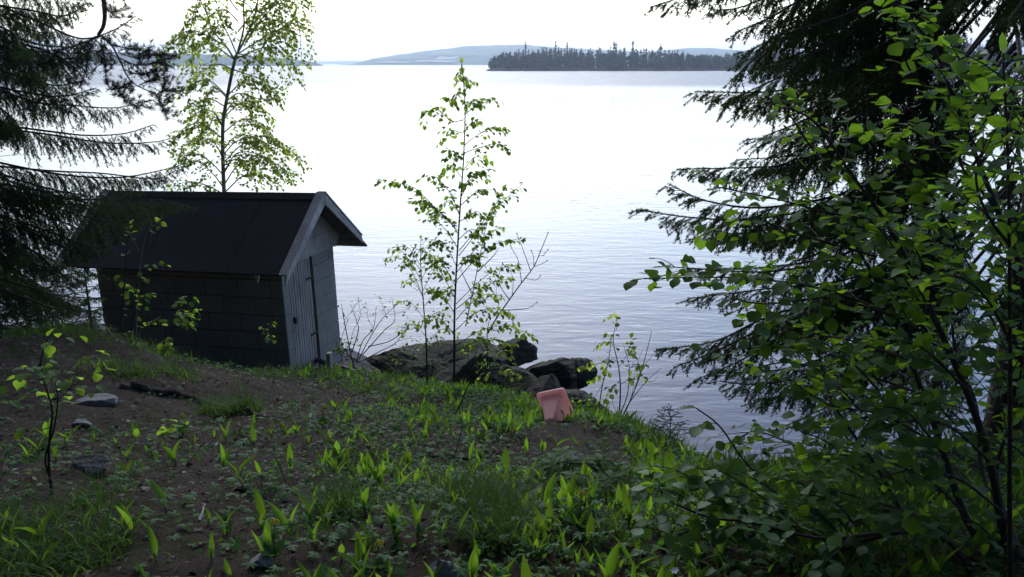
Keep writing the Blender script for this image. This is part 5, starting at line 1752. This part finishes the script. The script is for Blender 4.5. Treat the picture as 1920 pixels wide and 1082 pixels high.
for i in range(6):
    v, f = leaf_t(lambda t: [.1, .3, .28, .08][min(3, int(round(t * 3)))], 3, .15, -.25)
    a_ = i * math.pi / 3; c_, s_ = math.cos(a_), math.sin(a_)
    FLW[1].append(f + 12 * i); FLW[0].append(v @ np.array([[c_, s_, 0], [-s_, c_, 0], [0, 0, 1]]))
FLW = np.vstack(FLW[0]), np.vstack(FLW[1])
e = P2 + UP * rng.uniform(.07, .13, (len(P2), 1)) + rng.normal(0, .015, P2.shape)
g.segs(P2, e, .0014, .001, 3, 0)
nn = nrm(UP + rng.normal(0, .6, P2.shape) + [0, .3, 0])
g.inst(*FLW, e, nrm(np.cross(nn, [1., .2, 0])), nn, rng.uniform(.010, .017, len(P2)), 1)
P3 = scatter(150000, lambda d, c: np.clip((d - .15) * .9 * (.7 + .8 * c), 0, 1) * .8)
k3 = len(P3)
h3 = rng.uniform(.004, .05, k3) * rng.uniform(.3, 1, k3)
g.inst(*SMALL, P3 + UP * h3[:, None], nrm(rng.normal(0, 1, (k3, 3)) * [1, 1, .45]), UP + rng.normal(0, .5, (k3, 3)), rng.uniform(.012, .034, k3), 2)
kind(g.build('wood_anemones', [M['anemone'], M['petal'], M['carpet']], smooth=True), 'stuff', 'low lobed anemone leaves with scattered small white flowers', 'ground plants')

# grass
BL = leaf_t(lambda t: .022 * (1 - t) ** .6 + .002, 5, .1, .5)
P = scatter(8000, lambda d, c: np.clip(.03 + d * .6 * (.6 + c), 0, 1) * .8)
cl = []
for (px, py, nn_, rr) in [(80, 1060, 120, .25), (30, 990, 40, .18), (180, 1040, 50, .2), (900, 960, 260, .16), (930, 1020, 160, .1), (150, 960, 50, .2), (640, 960, 120, .12), (560, 705, 60, .2), (620, 712, 60, .2), (690, 735, 80, .3), (770, 702, 240, .22), (740, 715, 120, .2), (510, 705, 60, .3), (300, 665, 90, .3), (60, 628, 110, .5), (150, 632, 90, .4), (390, 775, 60, .1), (430, 775, 90, .12), (1400, 900, 200, .3), (1230, 830, 200, .25), (1180, 810, 160, .3), (1300, 855, 160, .2), (470, 770, 50, .08), (240, 700, 90, .2), (330, 700, 70, .2), (1450, 980, 300, .4), (1600, 1000, 300, .4)]:
    q = hit(px, py)
    r_ = rng.normal(0, rr * .5, (nn_, 2))
    x, y = q[0] + r_[:, 0], q[1] + r_[:, 1]
    cl.append(np.stack([x, y, ground(x, y)], 1))
P = np.vstack([P] + cl)
P = P[P[:, 2] > .55]
P = np.repeat(P, 3, 0) + np.concatenate([rng.normal(0, .012, (len(P) * 3, 2)), np.zeros((len(P) * 3, 1))], 1)
k = len(P)
az = rng.uniform(0, 6.28, k)
H = np.stack([np.cos(az), np.sin(az), 0 * az], 1)
g = Geo()
L = rng.uniform(.05, .2, k)
g.inst(*BL, P - UP * .005, nrm(UP + H * rng.uniform(.1, .8, (k, 1))), -H, np.stack([L, np.full(k, .13), L], 1))
kind(g.build('grass', M['grass']), 'stuff', 'thin grass blades in tufts on the slope', 'grass')

# litter of needles, twigs and dead leaves on the soil
m_l, n, l, p = mat('litter')
gg = n.new('ShaderNodeNewGeometry')
l.new(ramp(n, l, gg.outputs['Random Per Island'], [(0, (.02, .014, .010)), (.45, (.06, .042, .028)), (.85, (.13, .10, .075)), (1, (.2, .17, .135))]), p.inputs['Base Color'])
p.inputs['Roughness'].default_value = .9
P = scatter(60000, lambda d, c: np.clip(.9 - .5 * d, .1, 1))
k = len(P)
d = nrm(rng.normal(0, 1, (k, 3)) * [1, 1, .18])
L = rng.uniform(.01, .06, k) * np.where(rng.uniform(0, 1, k) < .06, 2.2, 1)
g = Geo()
g.segs(P + UP * .004, P + UP * .006 + d * L[:, None], rng.uniform(.0006, .0018, k), .0006, 3)
P = scatter(22000, lambda d, c: np.clip(.8 - .3 * d, .1, 1))
k = len(P)
g.inst(*SMALL, P + UP * .005, nrm(rng.normal(0, 1, (k, 3)) * [1, 1, .3]), UP + rng.normal(0, .35, (k, 3)), rng.uniform(.008, .035, k))
kind(g.build('forest_litter', m_l), 'stuff', 'brown needles, twigs and dead leaves on the soil', 'litter')


# yellow cowslips and big-leaved plants that stand out one by one
def rosette(name, label, px, py, nl, size, flower, tpl, mt, h=.14, flat=.5):
    q = hit(px, py)
    t = thing(name, label, 'plant', q)
    g = Geo()
    az = np.arange(nl) * 2 * math.pi / nl + rng.uniform(0, 1, nl)
    H = np.stack([np.cos(az), np.sin(az), 0 * az], 1)
    d = nrm(H * flat + UP * rng.uniform(.4, 1, (nl, 1)))
    b = q + H * .01 + UP * .01
    if tpl is PALM:
        e = b + d * size * rng.uniform(.7, 1.2, (nl, 1))
        g.segs(b, e, .002, .0015, 4)
        g.inst(*tpl, e, H, UP + H * .2 - [0, .25, 0], np.full(nl, size * .6))
    else:
        g.inst(*tpl, b, d, UP - H * .2, size * rng.uniform(.7, 1.1, nl))
    g.build('leaf_rosette', mt, t)
    if flower:
        e = q + np.array([.01, 0, h])
        g = Geo()
        g.tube(catmull([q, q + [.004, 0, h * .6], e], 8), .0022, 5)
        g.build('stem', M['grass'], t)
        g = Geo()
        for j in range(8):
            a_ = j * .8
            f = e + np.array([math.cos(a_) * .008, math.sin(a_) * .008, -.003 - .007 * (j % 3)])
            g.tube(np.array([e, f, f + np.array([math.cos(a_) * .006, math.sin(a_) * .006, -.009])]), [.001, .002, .004], 5)
        g.build('flower', M['yellow'], t)


rosette('cowslip', 'yellow cowslip beside the small grey stone at the bottom of the slope', 515, 1052, 7, .055, True, OVATE, M['anemone'], .15)
rosette('cowslip', 'yellow cowslip standing alone on the bare soil in the middle of the slope', 343, 818, 6, .07, True, OVATE, M['anemone'], .13)
rosette('cowslip', 'yellow cowslip at the right end of the bare soil below the shed', 606, 800, 7, .07, True, OVATE, M['anemone'], .15)
rosette('cowslip', 'yellow cowslip among the dense lily leaves right of the bottom stone', 1086, 998, 6, .08, True, OVATE, M['anemone'], .16)
rosette('cowslip', 'yellow cowslip at the bottom edge left of the bottom stone', 708, 1078, 6, .055, True, OVATE, M['anemone'], .12)
rosette('meadowsweet_plant', 'bushy bright lobed-leaf plant below the bare soil, right of centre', 1090, 915, 16, .14, False, PALM, M['grass'], flat=.9)
rosette('meadowsweet_plant', 'low lobed-leaf plant at the edge of the green cover left of the grass tufts', 492, 925, 8, .06, False, PALM, M['grass'], flat=1.0)
rosette('seedling_plant', 'single light round-leaved seedling on the soil left of the lily leaves', 236, 890, 3, .06, False, ROUND, M['birch'], flat=.6)
rosette('seedling_plant', 'tall pair of light green leaves beside the dark seedling twig', 250, 1000, 3, .13, False, LILY, M['lily'], flat=.3)

# ------------------------------------------------------------------ haze over the lake
g = Geo()
g.box((-9500, -60, -60), (19000, 0, 0), (0, 9800, 0), (0, 0, 260))
hm = bpy.data.materials.new('haze')
hm.use_nodes = True
hn = hm.node_tree.nodes
hn.remove(hn['Principled BSDF'])
hv = hn.new('ShaderNodeVolumePrincipled')
hv.inputs['Color'].default_value = (.72, .86, 1.0, 1)
hv.inputs['Density'].default_value = .00023
hv.inputs['Anisotropy'].default_value = .55
hm.node_tree.links.new(hv.outputs[0], hn['Material Output'].inputs['Volume'])
kind(g.build('haze', hm), 'stuff', 'pale haze hanging over the lake', 'haze')
